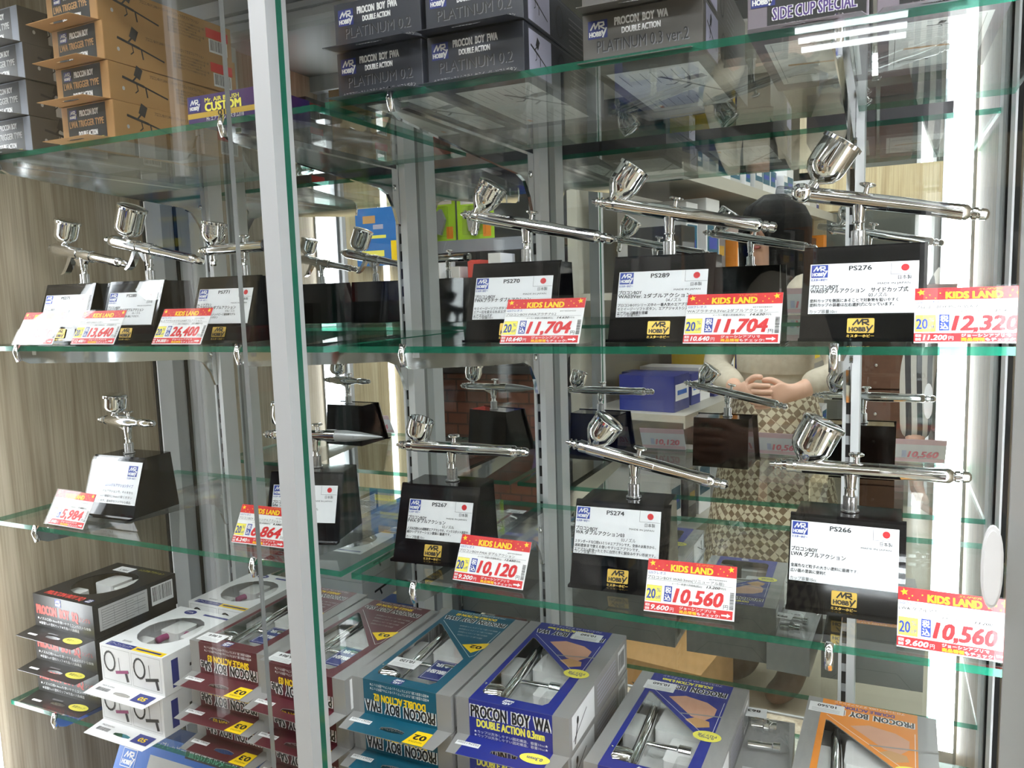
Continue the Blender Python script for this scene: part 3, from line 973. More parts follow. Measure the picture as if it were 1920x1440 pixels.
def hang_tab(t, w_, L, band, card, drop=.0015, z=.0006, slot=True, x_in=.0):
    """thin tab with a hanging slot, sticking out in front of the box"""
    b = MB()
    a = [Vector((-w_ / 2 + x_in, 0, 0)), Vector((-w_ / 2 + .004 + x_in, -L, 0)), Vector((w_ / 2 - .004 - x_in, -L, 0)), Vector((w_ / 2 - x_in, 0, 0))]
    hole = [Vector((-.014, -L * .62, 0)), Vector((-.004, -L * .66, 0)), Vector((.004, -L * .66, 0)), Vector((.014, -L * .62, 0)), Vector((.014, -L * .50, 0)), Vector((.004, -L * .44, 0)), Vector((-.004, -L * .44, 0)), Vector((-.014, -L * .50, 0))]
    tri = tessellate_polygon([a, hole])
    P = a + hole
    zz = lambda p: z + drop * p.y / L
    b.add([(p.x, p.y, zz(p)) for p in P] + [(p.x, p.y, zz(p) - .0005) for p in P], [tuple(q) for q in tri] + [tuple(k + len(P) for k in reversed(q)) for q in tri], card)
    b.add([(a[0].x, 0, z), (a[1].x, -L, z - drop), (a[2].x, -L, z - drop), (a[3].x, 0, z)] + [(a[0].x, 0, z - .0005), (a[1].x, -L, z - drop - .0005), (a[2].x, -L, z - drop - .0005), (a[3].x, 0, z - .0005)],
          [(0, 4, 5, 1), (1, 5, 6, 2), (2, 6, 7, 3)], card)
    ob = b.build('hang_tab', t)
    F = plane((0, 0, z + .0001), (1, 0, 0), (0, L, drop))
    p = Print(F)
    if band:
        x0, x1 = -w_ / 2 + .12 * w_, -w_ / 2 + .86 * w_
        p.holed([(x0, -L), (x1, -L), (x1, 0), (x0, 0)], [(-.0142, -L * .62), (-.004, -L * .67), (.004, -L * .67), (.0142, -L * .62), (.0142, -L * .50), (.004, -L * .43), (-.004, -L * .43), (-.0142, -L * .50)], band)
    return ob, p


def contents(t, w_, d_, h_, seed=0, accent=None, card=True):
    """white tray with an airbrush lying in it, seen through the window"""
    b = MB()
    b.box((-w_ * .45, .004, .003), (w_ * .45, d_ - .004, .006), 'white_foam')
    for bx in ((.12, .03, .30, .16), (.42, .03, .86, .14), (.52, .24, .86, .46), (.10, .40, .30, .62), (.34, .5, .8, .72)):
        x0, y0, x1, y1 = bx
        b.rbox((-w_ / 2 + x0 * w_, y0 * d_, .006), (-w_ / 2 + x1 * w_, y1 * d_, h_ * .72), .004, 'white_foam')
    tr = b.build('tray', t)
    a = MB()
    A = T3((-w_ * .17, d_ * .10, h_ * .74)) @ RZ(R_(4)) @ RX(-PI / 2)
    a.lathe([(0, .002), (.006, .0036), (.012, .0056), (.08, .0060), (.12, .0050), (.128, .0034), (.134, .0036), (.136, .002)], 'chrome', A, 14)
    a.lathe([(0, .004), (.010, .010), (.024, .012), (.026, .0125)], 'chrome', T3((-w_ * .16, d_ * .22, h_ * .70)) @ RZ(R_(20)) @ RY(-PI / 2), 16)
    a.lathe([(0, .003), (.03, .004), (.032, .006), (.044, .006)], 'chrome', T3((-w_ * .15, d_ * .36, h_ * .7)) @ RY(PI / 2), 12)
    autosmooth(a.build('packed_airbrush', t))
    if card:
        c = MB()
        c.box((.0, d_ * .18, h_ * .80), (w_ * .22, d_ * .40, h_ * .82), 'ink_navy')
        co = c.build('inner_card', t)
        p = Print(plane((0, d_ * .18, h_ * .82), (1, 0, 0), (0, 1, 0)))
        p.frame(.0015, .0015, w_ * .22 - .0015, d_ * .22 - .0015, .0006, 'white')
        p.text('AIR', w_ * .11, d_ * .185, .0075, 'white', rot=PI, align='c', w=.018, bold=.06)
        p.text('BRUSH', w_ * .11, d_ * .11, .0075, 'white', rot=PI, align='c', w=.020, bold=.06)
        p.build(co, 'lettering')
    else:
        c = MB()
        c.rbox((w_ * .14, d_ * .14, h_ * .5), (w_ * .30, d_ * .27, h_ * .86), .004, 'clear_film')
        c.build('glass_jar', t)


def outlined(p, s_, x, y, h, w_, ink='black', out='white', **k):
    p.text(s_, x, y, h, out, 2, w=w_, bold=.13, **k)
    p.text(s_, x, y, h, ink, 3.2, w=w_, bold=.035, **k)


def window_box(loc, rz, label, group, band, title, sub, num, upright=False, sub_ink='yellow', hand=False, sticker=None, code='', card='card_silver'):
    t = empty('airbrush_box', loc, rz, label, 'box', group)
    w_, d_, h_ = WW, WD, WH
    open_carton(w_, d_, h_, WIN, card).build('carton', t)
    f = MB()
    f.add([(-w_ / 2 + u * w_, v * d_, h_ - .0006) for u, v in WIN], [tuple(range(len(WIN)))], 'clear_film')
    f.build('window_film', t)
    contents(t, w_, d_, h_, card=not hand)
    p = Print(top_plane(w_, h_))
    band_r = [(.12 * w_, 0), (.86 * w_, 0), (.86 * w_, d_), (.12 * w_, d_)]
    p.holed(band_r, [(u * w_, v * d_) for u, v in WIN], band)
    cx = .49 * w_
    outlined(p, title, cx, d_ * .905, .0105, w_ * .68, rot=PI, align='c')
    p.text(sub, cx - .004, d_ * .955, .0062, sub_ink, w=w_ * .46, rot=PI, align='c', bold=.05)
    p.text('プロコンBOY ' + title.split()[-1] + ' ダブルアクション', cx, d_ * .99, .0035, 'white', w=w_ * .55, rot=PI, align='c', res=1)
    p.stroke([(.17 * w_, .83 * d_), (.81 * w_, .43 * d_), (.84 * w_, .46 * d_), (.84 * w_, .80 * d_)], .0005, 'white')
    if hand:
        p.poly([(.36 * w_, .76 * d_), (.46 * w_, .70 * d_), (.62 * w_, .60 * d_), (.74 * w_, .585 * d_), (.80 * w_, .64 * d_), (.80 * w_, .72 * d_), (.70 * w_, .77 * d_), (.5 * w_, .80 * d_)], 'flesh', 2)
        p.poly([(.58 * w_, .56 * d_), (.70 * w_, .50 * d_), (.80 * w_, .53 * d_), (.78 * w_, .58 * d_), (.66 * w_, .60 * d_)], 'sand', 2)
        p.stroke([(.52 * w_, .61 * d_), (1.0 * w_, .665 * d_)], .0022, 'silver', 3)
        p.disc(.81 * w_, .44 * d_, .014, .0095, 'pale_yellow', 4)
        p.text('ドロップ式', .81 * w_, .455 * d_, .0038, 'navy', 5, w=.018, rot=PI, align='c', bold=.03)
        p.text('0.3mm' if 'WA' == title.split()[-1] else '0.5mm', .81 * w_, .432 * d_, .0032, 'navy', 5, w=.014, rot=PI, align='c', bold=.03)
    else:
        p.poly([(.62 * w_, .56 * d_), (.78 * w_, .48 * d_), (.86 * w_, .56 * d_), (.86 * w_, .63 * d_)], 'yellow', 2)
        p.text(num, .77 * w_, .575 * d_, .0075, 'black', 3, w=.014, rot=PI, align='c', bold=.06)
        for k in range(4): p.text('細吹きに適したノズルです塗装用', cx + .014, d_ * (.80 - .04 * k), .0028, 'light_grey', w=w_ * (.42 - .05 * k), rot=PI, align='c', res=1)
    p.logo(.40 * w_, .005 * d_, .0125, 'navy', 'white', 2, flip=True)
    if sticker:
        sx, sy = sticker[0] * w_, sticker[1] * d_
        p.rect(sx, sy, sx + .034, sy + .020, 'white', 5)
        p.text(sticker[2], sx + .017, sy + .0165, .0052, 'black', 6, rot=PI, align='c', w=.018, bold=.04)
        for k in range(3): p.rect(sx + .003, sy + .002 + .0025 * k, sx + .030, sy + .0028 + .0025 * k, 'light_grey', 6)
    p.build(t, 'print')
    # front
    p = Print(front_plane(w_))
    p.rect(.12 * w_, 0, .86 * w_, h_, band)
    if upright:
        outlined(p, title, cx, h_ * .56, .0125, w_ * .70, align='c')
        p.text(sub, cx, h_ * .30, .0082, sub_ink, w=w_ * .60, align='c', bold=.05)
        for k in range(2): p.text('★カップは洗浄しやすい固定構造。容量10cc★', cx, h_ * (.14 - .1 * k), .0025, 'white', w=w_ * .66, align='c', res=1)
    else:
        outlined(p, title, cx, h_ * .42, .0120, w_ * .70, align='c', rot=PI)
        p.text(sub, cx, h_ * .63, .0080, sub_ink, w=w_ * .52, align='c', rot=PI, bold=.05)
        for k in range(2): p.text('★細密な塗装に適したダブルアクションタイプ10cc塗料カップ★', cx, h_ * (.80 + .11 * k), .0026, 'white', w=w_ * .60, align='c', rot=PI, res=1)
    p.build(t, 'front_print')
    # right side
    p = Print(right_plane(w_))
    p.rect(.008, .003, .075, h_ - .003, 'white')
    p.stroke([(.012, .010), (.050, .026)], .0014, 'black'); p.stroke([(.016, .006), (.024, .024)], .0022, 'black'); p.disc(.024, .026, .003, .004, 'black', 2)
    for k in range(6): p.rect(.085, h_ * (.2 + .11 * k), .15, h_ * (.2 + .11 * k) + .0012, 'lilac')
    p.rect(.160, .006, .186, h_ - .006, 'white'); p.barcode(.162, .010, .184, h_ - .010)
    p.build(t, 'side_print')
    p = Print(rear_plane(w_, d_))
    p.stroke([(.012, .0), (.03, h_ * .5), (.09, h_ * .5), (.109, 0)], .0005, 'grey')
    p.build(t, 'crease')
    ob, p = hang_tab(t, w_, .032, band, card)
    L = .032
    p.rect(-.054, -L * .55, -.028, -L * .35, 'white', 2)
    p.text(code, -.041, -L * .38, .0028, 'black', 3, rot=PI, align='c', w=.023)
    if hand:
        p.disc(.030, -L * .42, .0155, .0075, 'pale_yellow', 3); p.text('0.3mm', .030, -L * .36, .0045, 'navy', 4, rot=PI, align='c', w=.016, bold=.03)
    else:
        p.poly([(.020, -L * .98), (.044, -L * .98), (.044, -L * .30), (.026, -L * .30)], 'yellow', 3)
        p.text(num, .034, -L * .48, .0080, 'black', 4, rot=PI, align='c', w=.014, bold=.06)
        p.text('NOZZLE', .033, -L * .80, .0022, 'black', 4, rot=PI, align='c', w=.015)
    p.build(ob, 'print')
    return t


zB = ZB + GT + .0006
PITCH = .0404
LEV = ('bottom', 'middle', 'topmost')


def stack(make, x, y, n, rz0, label, jit=.002):
    first = None
    rr = random.Random(int(abs(x) * 1000))
    for k in range(n):
        lv = ('bottom of its stack', 'middle of its stack', 'topmost of its stack')[k if n == 3 else (0, 2)[k]] if n > 1 else ''
        loc = (x + rr.uniform(-jit, jit), y + rr.uniform(-jit, jit), zB + PITCH * k)
        rz = rz0 + R_(rr.uniform(-1, 1))
        lb = label + (', ' + lv if lv else '')
        if first is None:
            first = make(loc, rz, lb)
            o = first
        else:
            o = copy_tree(first)
            o.location = loc; o.rotation_euler.z = rz; o['label'] = lb
    return first


stack(lambda l, r, b: window_box(l, r, b, 'maroon single action airbrush boxes', 'maroon', 'PROCON  BOY  SAe', 'SINGLE ACTION 03', '03', sticker=(.05, .02, '6,864'), code='PS265:7800'),
      -.685, -.318, 3, R_(0), 'maroon and silver SAe airbrush box beside the white boxes')
stack(lambda l, r, b: window_box(l, r, b, 'maroon single action airbrush boxes', 'maroon', 'PROCON  BOY  SAe', 'SINGLE ACTION 03', '03', sticker=(.05, .02, '6,864'), code='PS265:7800'),
      -.5665, -.330, 3, R_(-2), 'maroon and silver SAe airbrush box beside the teal boxes')
stack(lambda l, r, b: window_box(l, r, b, 'teal double action airbrush boxes', 'teal', 'PROCON  BOY  FWA', 'DOUBLE ACTION 02', '02', sticker=(.18, .18, '10,120'), code='PS267:11500'),
      -.4435, -.322, 3, R_(0), 'teal and silver FWA airbrush box')
stack(lambda l, r, b: window_box(l, r, b, 'blue double action airbrush boxes', 'royal', 'PROCON  BOY  WA', 'DOUBLE ACTION 0.3mm', '', upright=True, hand=True, sticker=(.52, .84, '10,560'), code='PS274:12000', sub_ink='pale_yellow'),
      -.3205, -.317, 3, R_(1), 'blue and silver WA airbrush box beside the teal boxes')
stack(lambda l, r, b: window_box(l, r, b, 'blue double action airbrush boxes', 'royal', 'PROCON  BOY  WA', 'DOUBLE ACTION 0.3mm', '', hand=True, sticker=(.10, .80, '10,560'), code='PS274:12000', sub_ink='pale_yellow'),
      -.187, -.312, 2, R_(-1), 'blue and silver WA airbrush box beside the bagged parts')
stack(lambda l, r, b: window_box(l, r, b, 'orange double action airbrush boxes', 'orange', 'PROCON  BOY  LWA', 'DOUBLE ACTION 05', '', hand=True, sticker=(.02, .84, '10,560'), code='PS266:12000', sub_ink='violet'),
      -.008, -.303, 2, R_(-1), 'orange and silver LWA airbrush box')

# ------------------------------------------------------------------ black SQ boxes and white compressor kit boxes
OVAL = [(.5 + .34 * math.cos(a) * (1.0 if math.cos(a) > 0 else 1.1), .5 + .33 * math.sin(a)) for a in [2 * PI * k / 18 for k in range(18)]]


def kit_box(loc, rz, label, group, kind):
    w_, d_, h_ = (.122, .130, .0455) if kind == 'black' else (.112, .126, .0495)
    card = 'card_black' if kind == 'black' else 'card_white'
    t = empty('airbrush_box' if kind == 'black' else 'compressor_kit_box', loc, rz, label, 'box', group)
    open_carton(w_, d_, h_, OVAL, card).build('carton', t)
    f = MB()
    f.add([(-w_ / 2 + u * w_, v * d_, h_ - .0006) for u, v in OVAL], [tuple(range(len(OVAL)))], 'clear_film')
    f.build('window_film', t)
    b = MB()
    b.box((-w_ * .46, .004, .003), (w_ * .46, d_ - .004, .007), 'white_foam')
    for x0, y0, x1, y1, q in ((.12, .18, .34, .42, .8), (.40, .2, .62, .36, .7), (.6, .5, .86, .82, .85), (.2, .56, .5, .84, .82), (.66, .2, .84, .42, .7)):
        b.rbox((-w_ / 2 + x0 * w_, y0 * d_, .007), (-w_ / 2 + x1 * w_, y1 * d_, h_ * q), .005, 'white_foam')
    b.build('tray', t)
    a = MB()
    a.lathe([(0, .002), (.01, .005), (.05, .006), (.06, .003)], 'chrome', T3((-w_ * .1, d_ * .45, h_ * .6)) @ RY(PI / 2) @ RX(.4), 12)
    if kind != 'black':
        pts = [(.026 * math.cos(q) + .004, d_ * .5 + .022 * math.sin(q), h_ * .7) for q in [PI * k / 8 + .3 for k in range(9)]]
        a.tube(pts, .0045, 'ink_magenta')
    a.build('packed_airbrush', t)
    p = Print(top_plane(w_, h_)); q = Print(front_plane(w_)); r = Print(right_plane(w_))
    ob, g = hang_tab(t, w_, .030, None, card)
    if kind == 'black':
        p.text('PROCON BOY SQ', w_ * .12, d_ * .05, .010, 'coral', w=w_ * .62, bold=.05)
        p.logo(w_ * .80, d_ * .04, .011, 'navy')
        p.rect(w_ * .18, d_ * .80, w_ * .45, d_ * .93, 'white', 2); p.text('5,984', w_ * .32, d_ * .83, .005, 'black', 3, align='c', w=.018)
        p.text('シングルアクション', w_ * .50, d_ * .90, .005, 'pale_yellow', w=w_ * .42)
        q.text('PROCON  BOY  SQ', w_ * .05, h_ * .42, .0125, 'coral', w=w_ * .70, bold=.06)
        q.text('シングル', w_ * .78, h_ * .46, .005, 'coral', w=w_ * .17)
        q.text('★ノズル口径0.4mmを使いやすくコンパクトな本体', w_ * .05, h_ * .24, .0032, 'white', w=w_ * .9, res=1)
        q.text('★容量7ccの塗料カップ★先進の六角構造', w_ * .07, h_ * .10, .0032, 'white', w=w_ * .68, res=1)
        q.logo(w_ * .38, h_ * .74, .012, 'navy')
        r.rect(.008, .008, .082, h_ - .006, 'light_grey')
        for k in range(8): r.rect(.012, h_ * (.25 + .075 * k), .078 if k % 3 else .06, h_ * (.25 + .075 * k) + .0007, 'grey', 2)
        for k in range(4): r.rect(.012 + .018 * k, .010, .0124 + .018 * k, h_ - .010, 'grey', 2)
        r.rect(.088, .012, .124, h_ - .006, 'white'); r.barcode(.090, .017, .122, h_ - .008)
        g.disc(.036, -.014, .017, .0068, 'pale_yellow', 3); g.text('新型カップ', .036, -.0155, .0035, 'black', 4, align='c', w=.022)
        g.rect(-.045, -.022, -.028, -.0185, 'white', 3)
        g.rect(-.018, -.012, .002, -.0095, 'grey', 3)
    else:
        p.rect(w_ * .08, d_ * .01, w_ * .50, d_ * .085, 'navy'); p.text('エアーコンプレッサー', w_ * .10, d_ * .025, .0048, 'white', 3, w=w_ * .38, res=1)
        p.rect(w_ * .50, d_ * .01, w_ * .97, d_ * .085, 'yellow'); p.rect(w_ * .54, d_ * .035, w_ * .92, d_ * .06, 'navy', 3)
        p.rect(w_ * .50, d_ * .90, w_ * .94, d_ * .935, 'navy')
        p.disc(w_ * .28, d_ * .915, .010, .0065, 'navy'); p.text('MR', w_ * .28, d_ * .90, .004, 'white', 3, align='c', w=.012)
        p.barcode(w_ * .20, d_ * .12, w_ * .34, d_ * .15, 'grey')
        for k, ink in ((0, 'magenta'), (1, 'black')):
            x0 = w_ * (.03 + .48 * k)
            q.frame(x0, h_ * .08, x0 + w_ * .45, h_ * .94, .0003, 'grey')
            for s_ in range(16):
                a0, a1 = 2 * PI * s_ / 16, 2 * PI * (s_ + 1) / 16
                q.stroke([(x0 + .013 + .0095 * math.cos(a0), h_ * .58 + .0125 * math.sin(a0)), (x0 + .013 + .0095 * math.cos(a1), h_ * .58 + .0125 * math.sin(a1))], .0026, 'black')
            q.stroke([(x0 + .024, h_ * .32), (x0 + .045, h_ * .40)], .004, ink); q.stroke([(x0 + .031, h_ * .36), (x0 + .030, h_ * .72)], .0009, 'dark_grey'); q.stroke([(x0 + .042, h_ * .32), (x0 + .044, h_ * .16)], .0045, 'dark_grey')
        r.rect(.012, .006, .022, h_ - .008, 'navy')
        r.stroke([(.04, h_ * .5), (.09, h_ * .45)], .004, 'dark_grey'); r.stroke([(.075, h_ * .45), (.07, h_ * .25)], .004, 'dark_grey')
        g.text('MADE IN JAPAN', -.045, -.010, .0028, 'dark_grey', 3, w=.022); g.barcode(-.045, -.019, -.023, -.013, layer=3)
        g.rect(.020, -.022, .048, -.006, 'navy', 3); g.text('05', .028, -.018, .007, 'yellow', 4, w=.012, bold=.04)
    p.build(t, 'print'); q.build(t, 'front_print'); r.build(t, 'side_print'); g.build(ob, 'print')
    return t


bk = None
for k in range(3):
    lv = ('bottom', 'middle', 'topmost')[k]
    loc = (-.974 - (.004 if k == 0 else 0), -.318 - .002 * (k % 2), zB + .0462 * k)
    lb = 'black PROCON BOY SQ box with red lettering, %s of its stack' % lv
    if bk is None: bk = o = kit_box(loc, R_(1), lb, 'black boxes by the wood wall', 'black')
    else:
        o = copy_tree(bk); o.location = loc; o.rotation_euler.z = R_(1 - k * 1.2); o['label'] = lb
wk = kit_box((-.830, -.339, zB), R_(-1), 'white window box with coiled hose pictures, lower of the front pair', 'white window boxes', 'white')
o = copy_tree(wk); o.location = (-.829, -.335, zB + .0502); o['label'] = 'white window box with coiled hose pictures, upper of the front pair'
o = copy_tree(wk); o.location = (-.832, -.190, zB + .0502); o['label'] = 'white window box behind the front pair, upper one by the mirror'
o = copy_tree(wk); o.location = (-.832, -.190, zB); o['label'] = 'white window box behind the front pair, lower one by the mirror'

# bagged spare parts between the blue and the orange boxes
t = empty('spare_parts_bag', (-.098, -.22, zB), R_(6), 'clear plastic bag of chrome spare parts on a light grey carton', 'bag')
b = MB()
N_ = 7
vs_, fs_ = [], []
for i in range(N_):
    for j in range(N_ + 2):
        u, v = i / (N_ - 1), j / (N_ + 1)
        e = math.sin(PI * u) * math.sin(PI * v)
        vs_.append((-.027 + .054 * u, v * .11, .042 + .020 * e ** .5 + RND.uniform(-.002, .002) * (e > 0)))
for i in range(N_ - 1):
    for j in range(N_ + 1):
        a = i * (N_ + 2) + j
        fs_.append((a, a + N_ + 2, a + N_ + 3, a + 1))
b.add(vs_, fs_, 'clear_film', None, True)
b.build('bag_film', t)
a = MB()
a.lathe([(0, .006), (.012, .0065), (.013, .0085), (.018, .0085), (.019, .006), (.026, .006)], 'chrome', T3((-.012, .085, .050)) @ RY(PI / 2), 16)
autosmooth(a.build('valve_fitting', t))
a = MB()
a.lathe([(0, .004), (.024, .004), (.025, .0055), (.032, .0055)], 'chrome', T3((-.014, .05, .048)) @ RY(PI / 2), 14)
autosmooth(a.build('hose_joint', t))
a = MB()
a.box((-.022, .075, .0645), (.004, .094, .0648), 'paper_white')
st = a.build('price_sticker', t)
p = Print(plane((-.022, .075, .0648), (1, 0, 0), (0, 1, 0)))
p.text('863', .013, .0145, .005, 'black', rot=PI, align='c', w=.013, bold=.05)
p.build(st, 'lettering')
t = empty('parts_carton', (-.098, -.24, zB), R_(3), 'light grey carton under the bag of chrome parts', 'box')
MB().rbox((-.028, 0, 0), (.028, .14, .0400), .001, 'card_light_grey').build('carton', t)
q = Print(top_plane(.056, .0400)); q.rect(.01, .02, .035, .04, 'white'); q.text('863', .0225, .036, .005, 'black', 3, rot=PI, align='c', w=.013); q.build(t, 'print')
q = Print(front_plane(.056)); q.rect(0, .004, .056, .03, 'royal'); q.build(t, 'front_print')

# ================================================================== cartons on the top shelf
zT = ZT + GT + .0006


def mini_airbrush(p, x, y, k, ink='dark_grey', ang=-.18):
    """small printed picture of a lever airbrush, k metres long"""
    ca, sa = math.cos(ang), math.sin(ang)
    q = lambda a, c: (x + (a * ca - c * sa) * k, y + (a * sa + c * ca) * k)
    p.stroke([q(0, 0), q(.45, 0)], .045 * k, ink); p.stroke([q(.45, 0), q(1, -.02)], .03 * k, ink)
    p.stroke([q(.22, .02), q(.27, .10)], .03 * k, ink); p.poly([q(.22, .12), q(.36, .08), q(.40, .28), q(.26, .32)], ink, 2)
    p.stroke([q(.3, -.02), q(.34, -.12), q(.29, -.18)], .02 * k, ink); p.stroke([q(.5, -.02), q(.55, -.16)], .03 * k, ink)


def carton(loc, rz, label, group, kind, w_, d_, h_):
    t = empty('airbrush_carton', loc, rz, label, 'box', group)
    card = {'kraft': 'card_kraft', 'grey': 'card_taupe', 'fwa': 'card_slate', 'wa': 'card_taupe', 'side': 'card_mauve', 'purple': 'card_purple'}[kind]
    MB().rbox((-w_ / 2, 0, 0), (w_ / 2, d_, h_), .0008, card).build('carton', t)
    q = Print(front_plane(w_)); r = Print(right_plane(w_)); u = Print(bottom_plane(w_)); g = None
    if kind in ('kraft', 'grey'):
        ink = 'kraft' if kind == 'kraft' else 'silver'
        if kind == 'grey': q.rect(0, 0, w_, h_, 'bluegrey', .5)
        q.rect(w_ * (.12 if kind == 'kraft' else 0), .002, w_ * .86, h_ - .001, 'black')
        q.logo(w_ * .16, h_ * .64, .012, 'navy', 'white', 2)
        q.text('PROCON BOY', w_ * .36, h_ * .70, .0065, 'white', w=w_ * .36, bold=.05)
        q.text('LWA TRIGGER TYPE', w_ * .15, h_ * .42, .0072, 'sand' if kind == 'kraft' else 'light_grey', w=w_ * .66, bold=.04)
        q.text('DOUBLE ACTION', w_ * .32, h_ * .16, .0058, 'white', w=w_ * .36, bold=.05)
        q.text('プロコンBOY', w_ * .60, h_ * .04, .0028, 'pale_yellow', w=w_ * .2)
        if kind == 'kraft': r.rect(0, 0, .0008, h_, 'sand')
        else: r.rect(.035, .004, .10, h_ - .004, 'light_grey')
        mini_airbrush(r, .018, h_ * .66, .062, 'dark_grey')
        r.disc(.018, h_ * .36, .0018, .0022, 'light_grey')
        r.text('プロコンBOY LWAトリガータイプ ドロップ式ダブルアクション', .055, h_ * .82, .0032, 'dark_grey', w=.085, res=1)
        for k in range(5): r.text('塗装に最適なエアブラシです細吹きから広い面', .092, h_ * (.68 - .09 * k), .0022, 'dark_grey', w=.055 - .006 * (k % 3), res=1)
        r.rect(.150, h_ * .52, .186, h_ * .80, 'red', 2); r.rect(.154, h_ * .10, .184, h_ * .50, 'white', 2); r.barcode(.156, h_ * .16, .182, h_ * .48, layer=3)
        ob, g = hang_tab(t, w_ * .96, .030, None, card)
        u.rect(.02, .01, .16, w_ - .01, 'light_grey')
    elif kind == 'fwa' or kind == 'wa':
        q.logo(w_ * .05, h_ * .52, .0165, 'navy', 'white', 2)
        q.text('PROCON  BOY  ' + ('FWA' if kind == 'fwa' else 'WA'), w_ * .28, h_ * .72, .0062, 'white', w=w_ * (.46 if kind == 'fwa' else .44), bold=.05)
        q.text('DOUBLE ACTION', w_ * .34, h_ * .55, .0048, 'white', w=w_ * .32, bold=.05)
        nm = 'PLATINUM 0.2' if kind == 'fwa' else 'PLATINUM 0.3 ver.2'
        q.text(nm, w_ * .132, h_ * .235, .0095, 'emboss_highlight', 2, w=w_ * .76); q.text(nm, w_ * .125, h_ * .25, .0095, 'black', 3, w=w_ * .76)  # paler offset copy paints a highlight along the embossed letters
        q.text('★エアアジャストシステム セミイージーソフトボタン', w_ * .06, h_ * .06, .0030, 'light_grey', w=w_ * .86, res=1)
        r.rect(.010, .003, .060, h_ - .003, 'lilac'); mini_airbrush(r, .014, h_ * .62, .042, 'dark_grey', -.3)
        for s_ in range(14):
            a0, a1 = 2 * PI * s_ / 14, 2 * PI * (s_ + 1) / 14
            r.stroke([(.085 + .009 * math.cos(a0), h_ * .5 + .014 * math.sin(a0)), (.085 + .009 * math.cos(a1), h_ * .5 + .014 * math.sin(a1))], .002, 'black')
        for k in range(6): r.rect(.11, h_ * (.15 + .12 * k), .15, h_ * (.15 + .12 * k) + .0012, 'grey')
        r.frame(.008, .002, .155, h_ - .002, .0003, 'grey', 2)
        ob, g = hang_tab(t, w_, .026, None, card, .004)
        g.poly([(.012, -.002), (.040, -.004), (.043, -.018), (.014, -.015)], 'white', 2); g.barcode(.015, -.0145, .040, -.005, layer=3)
        u.rect(.03, .010, .19, w_ - .010, 'white')
        for k in range(7): u.rect(.04, .018 + .009 * k, .08, .0186 + .009 * k, 'grey', 2); u.rect(.14, .018 + .009 * k, .175, .0186 + .009 * k, 'grey', 2)
        mini_airbrush(u, .06, w_ * .5, .085, 'grey', .5); u.rect(.168, .02, .178, .024, 'orange', 2)
    elif kind == 'side':
        q.rect(w_ * .17, 0, w_ * .98, h_, 'black')
        q.logo(w_ * .03, h_ * .30, .017, 'navy', 'white', 3)
        q.text('SIDE CUP SPECIAL', w_ * .22, h_ * .13, .0085, 'white', 2, w=w_ * .68, bold=.10)
        q.text('SIDE CUP SPECIAL', w_ * .22, h_ * .13, .0085, 'violet', 4, w=w_ * .68, bold=.02)
        q.text('DOUBLE ACTION', w_ * .34, h_ * .36, .006, 'violet', w=w_ * .46, bold=.04)
        q.text('PROCON BOY WA', w_ * .34, h_ * .56, .006, 'white', w=w_ * .46, bold=.04)
        q.text('★左右選択式のサイドカップ', w_ * .2, h_ * .02, .003, 'light_grey', w=w_ * .7, res=1)
        u.rect(.03, .008, .165, w_ - .008, 'white'); u.frame(.034, .012, .161, w_ - .012, .0004, 'grey', 2)
        for k in range(5): u.rect(.05 + .006 * k, .016, .0506 + .006 * k, w_ - .02, 'light_grey', 2)
        u.stroke([(.10, .02), (.104, .055)], .005, 'sand', 2); u.disc(.14, .026, .004, .012, 'grey', 2); u.disc(.14, .026, .003, .010, 'white', 3); mini_airbrush(u, .045, w_ * .4, .03, 'dark_grey', 1.5)
        ob, g = hang_tab(t, w_, .026, None, card, .004)
        g.rect(.0, -.018, .030, -.006, 'white', 2); g.barcode(.002, -.0165, .028, -.0075, layer=3)
    else:
        q.rect(0, h_ * .16, w_, h_ * .36, 'gold')
        q.logo(w_ * .03, h_ * .42, .015, 'navy', 'white', 3)
        q.text('Mr. AIR BRUSH', w_ * .25, h_ * .72, .0042, 'pale_yellow', w=w_ * .46, bold=.03)
        q.text('CUSTOM', w_ * .25, h_ * .38, .0082, 'pale_yellow', 3, w=w_ * .48, bold=.07)
        q.text('018', w_ * .42, h_ * .17, .0052, 'black', 3, w=w_ * .17, bold=.05)
        q.text('Mr.エアブラシ カスタム018', w_ * .26, h_ * .02, .0036, 'white', 3, w=w_ * .5)
    q.build(t, 'front_print'); r.build(t, 'side_print'); u.build(t, 'bottom_print')
    if g is not None: g.build(ob, 'print')
    return t


def pile(kind, x, y, n, w_, d_, h_, pitch, label, group, xs=None, rz=0.):
    f = None
    names = {1: [''], 2: ['lower of the pair', 'upper of the pair'], 4: ['bottom of its stack', 'second from the shelf', 'third from the shelf', 'topmost of its stack']}[n]
    for k in range(n):
        loc = (x + (xs[k] if xs else 0), y, zT + pitch * k)
        lb = label + (', ' + names[k] if names[k] else '')
        if f is None: f = o = carton(loc, rz, lb, group, kind, w_, d_, h_)
        else:
            o = copy_tree(f); o.location = loc; o['label'] = lb
            o.rotation_euler.z = rz + R_((-1.5, 1, -1)[k % 3] * .8)


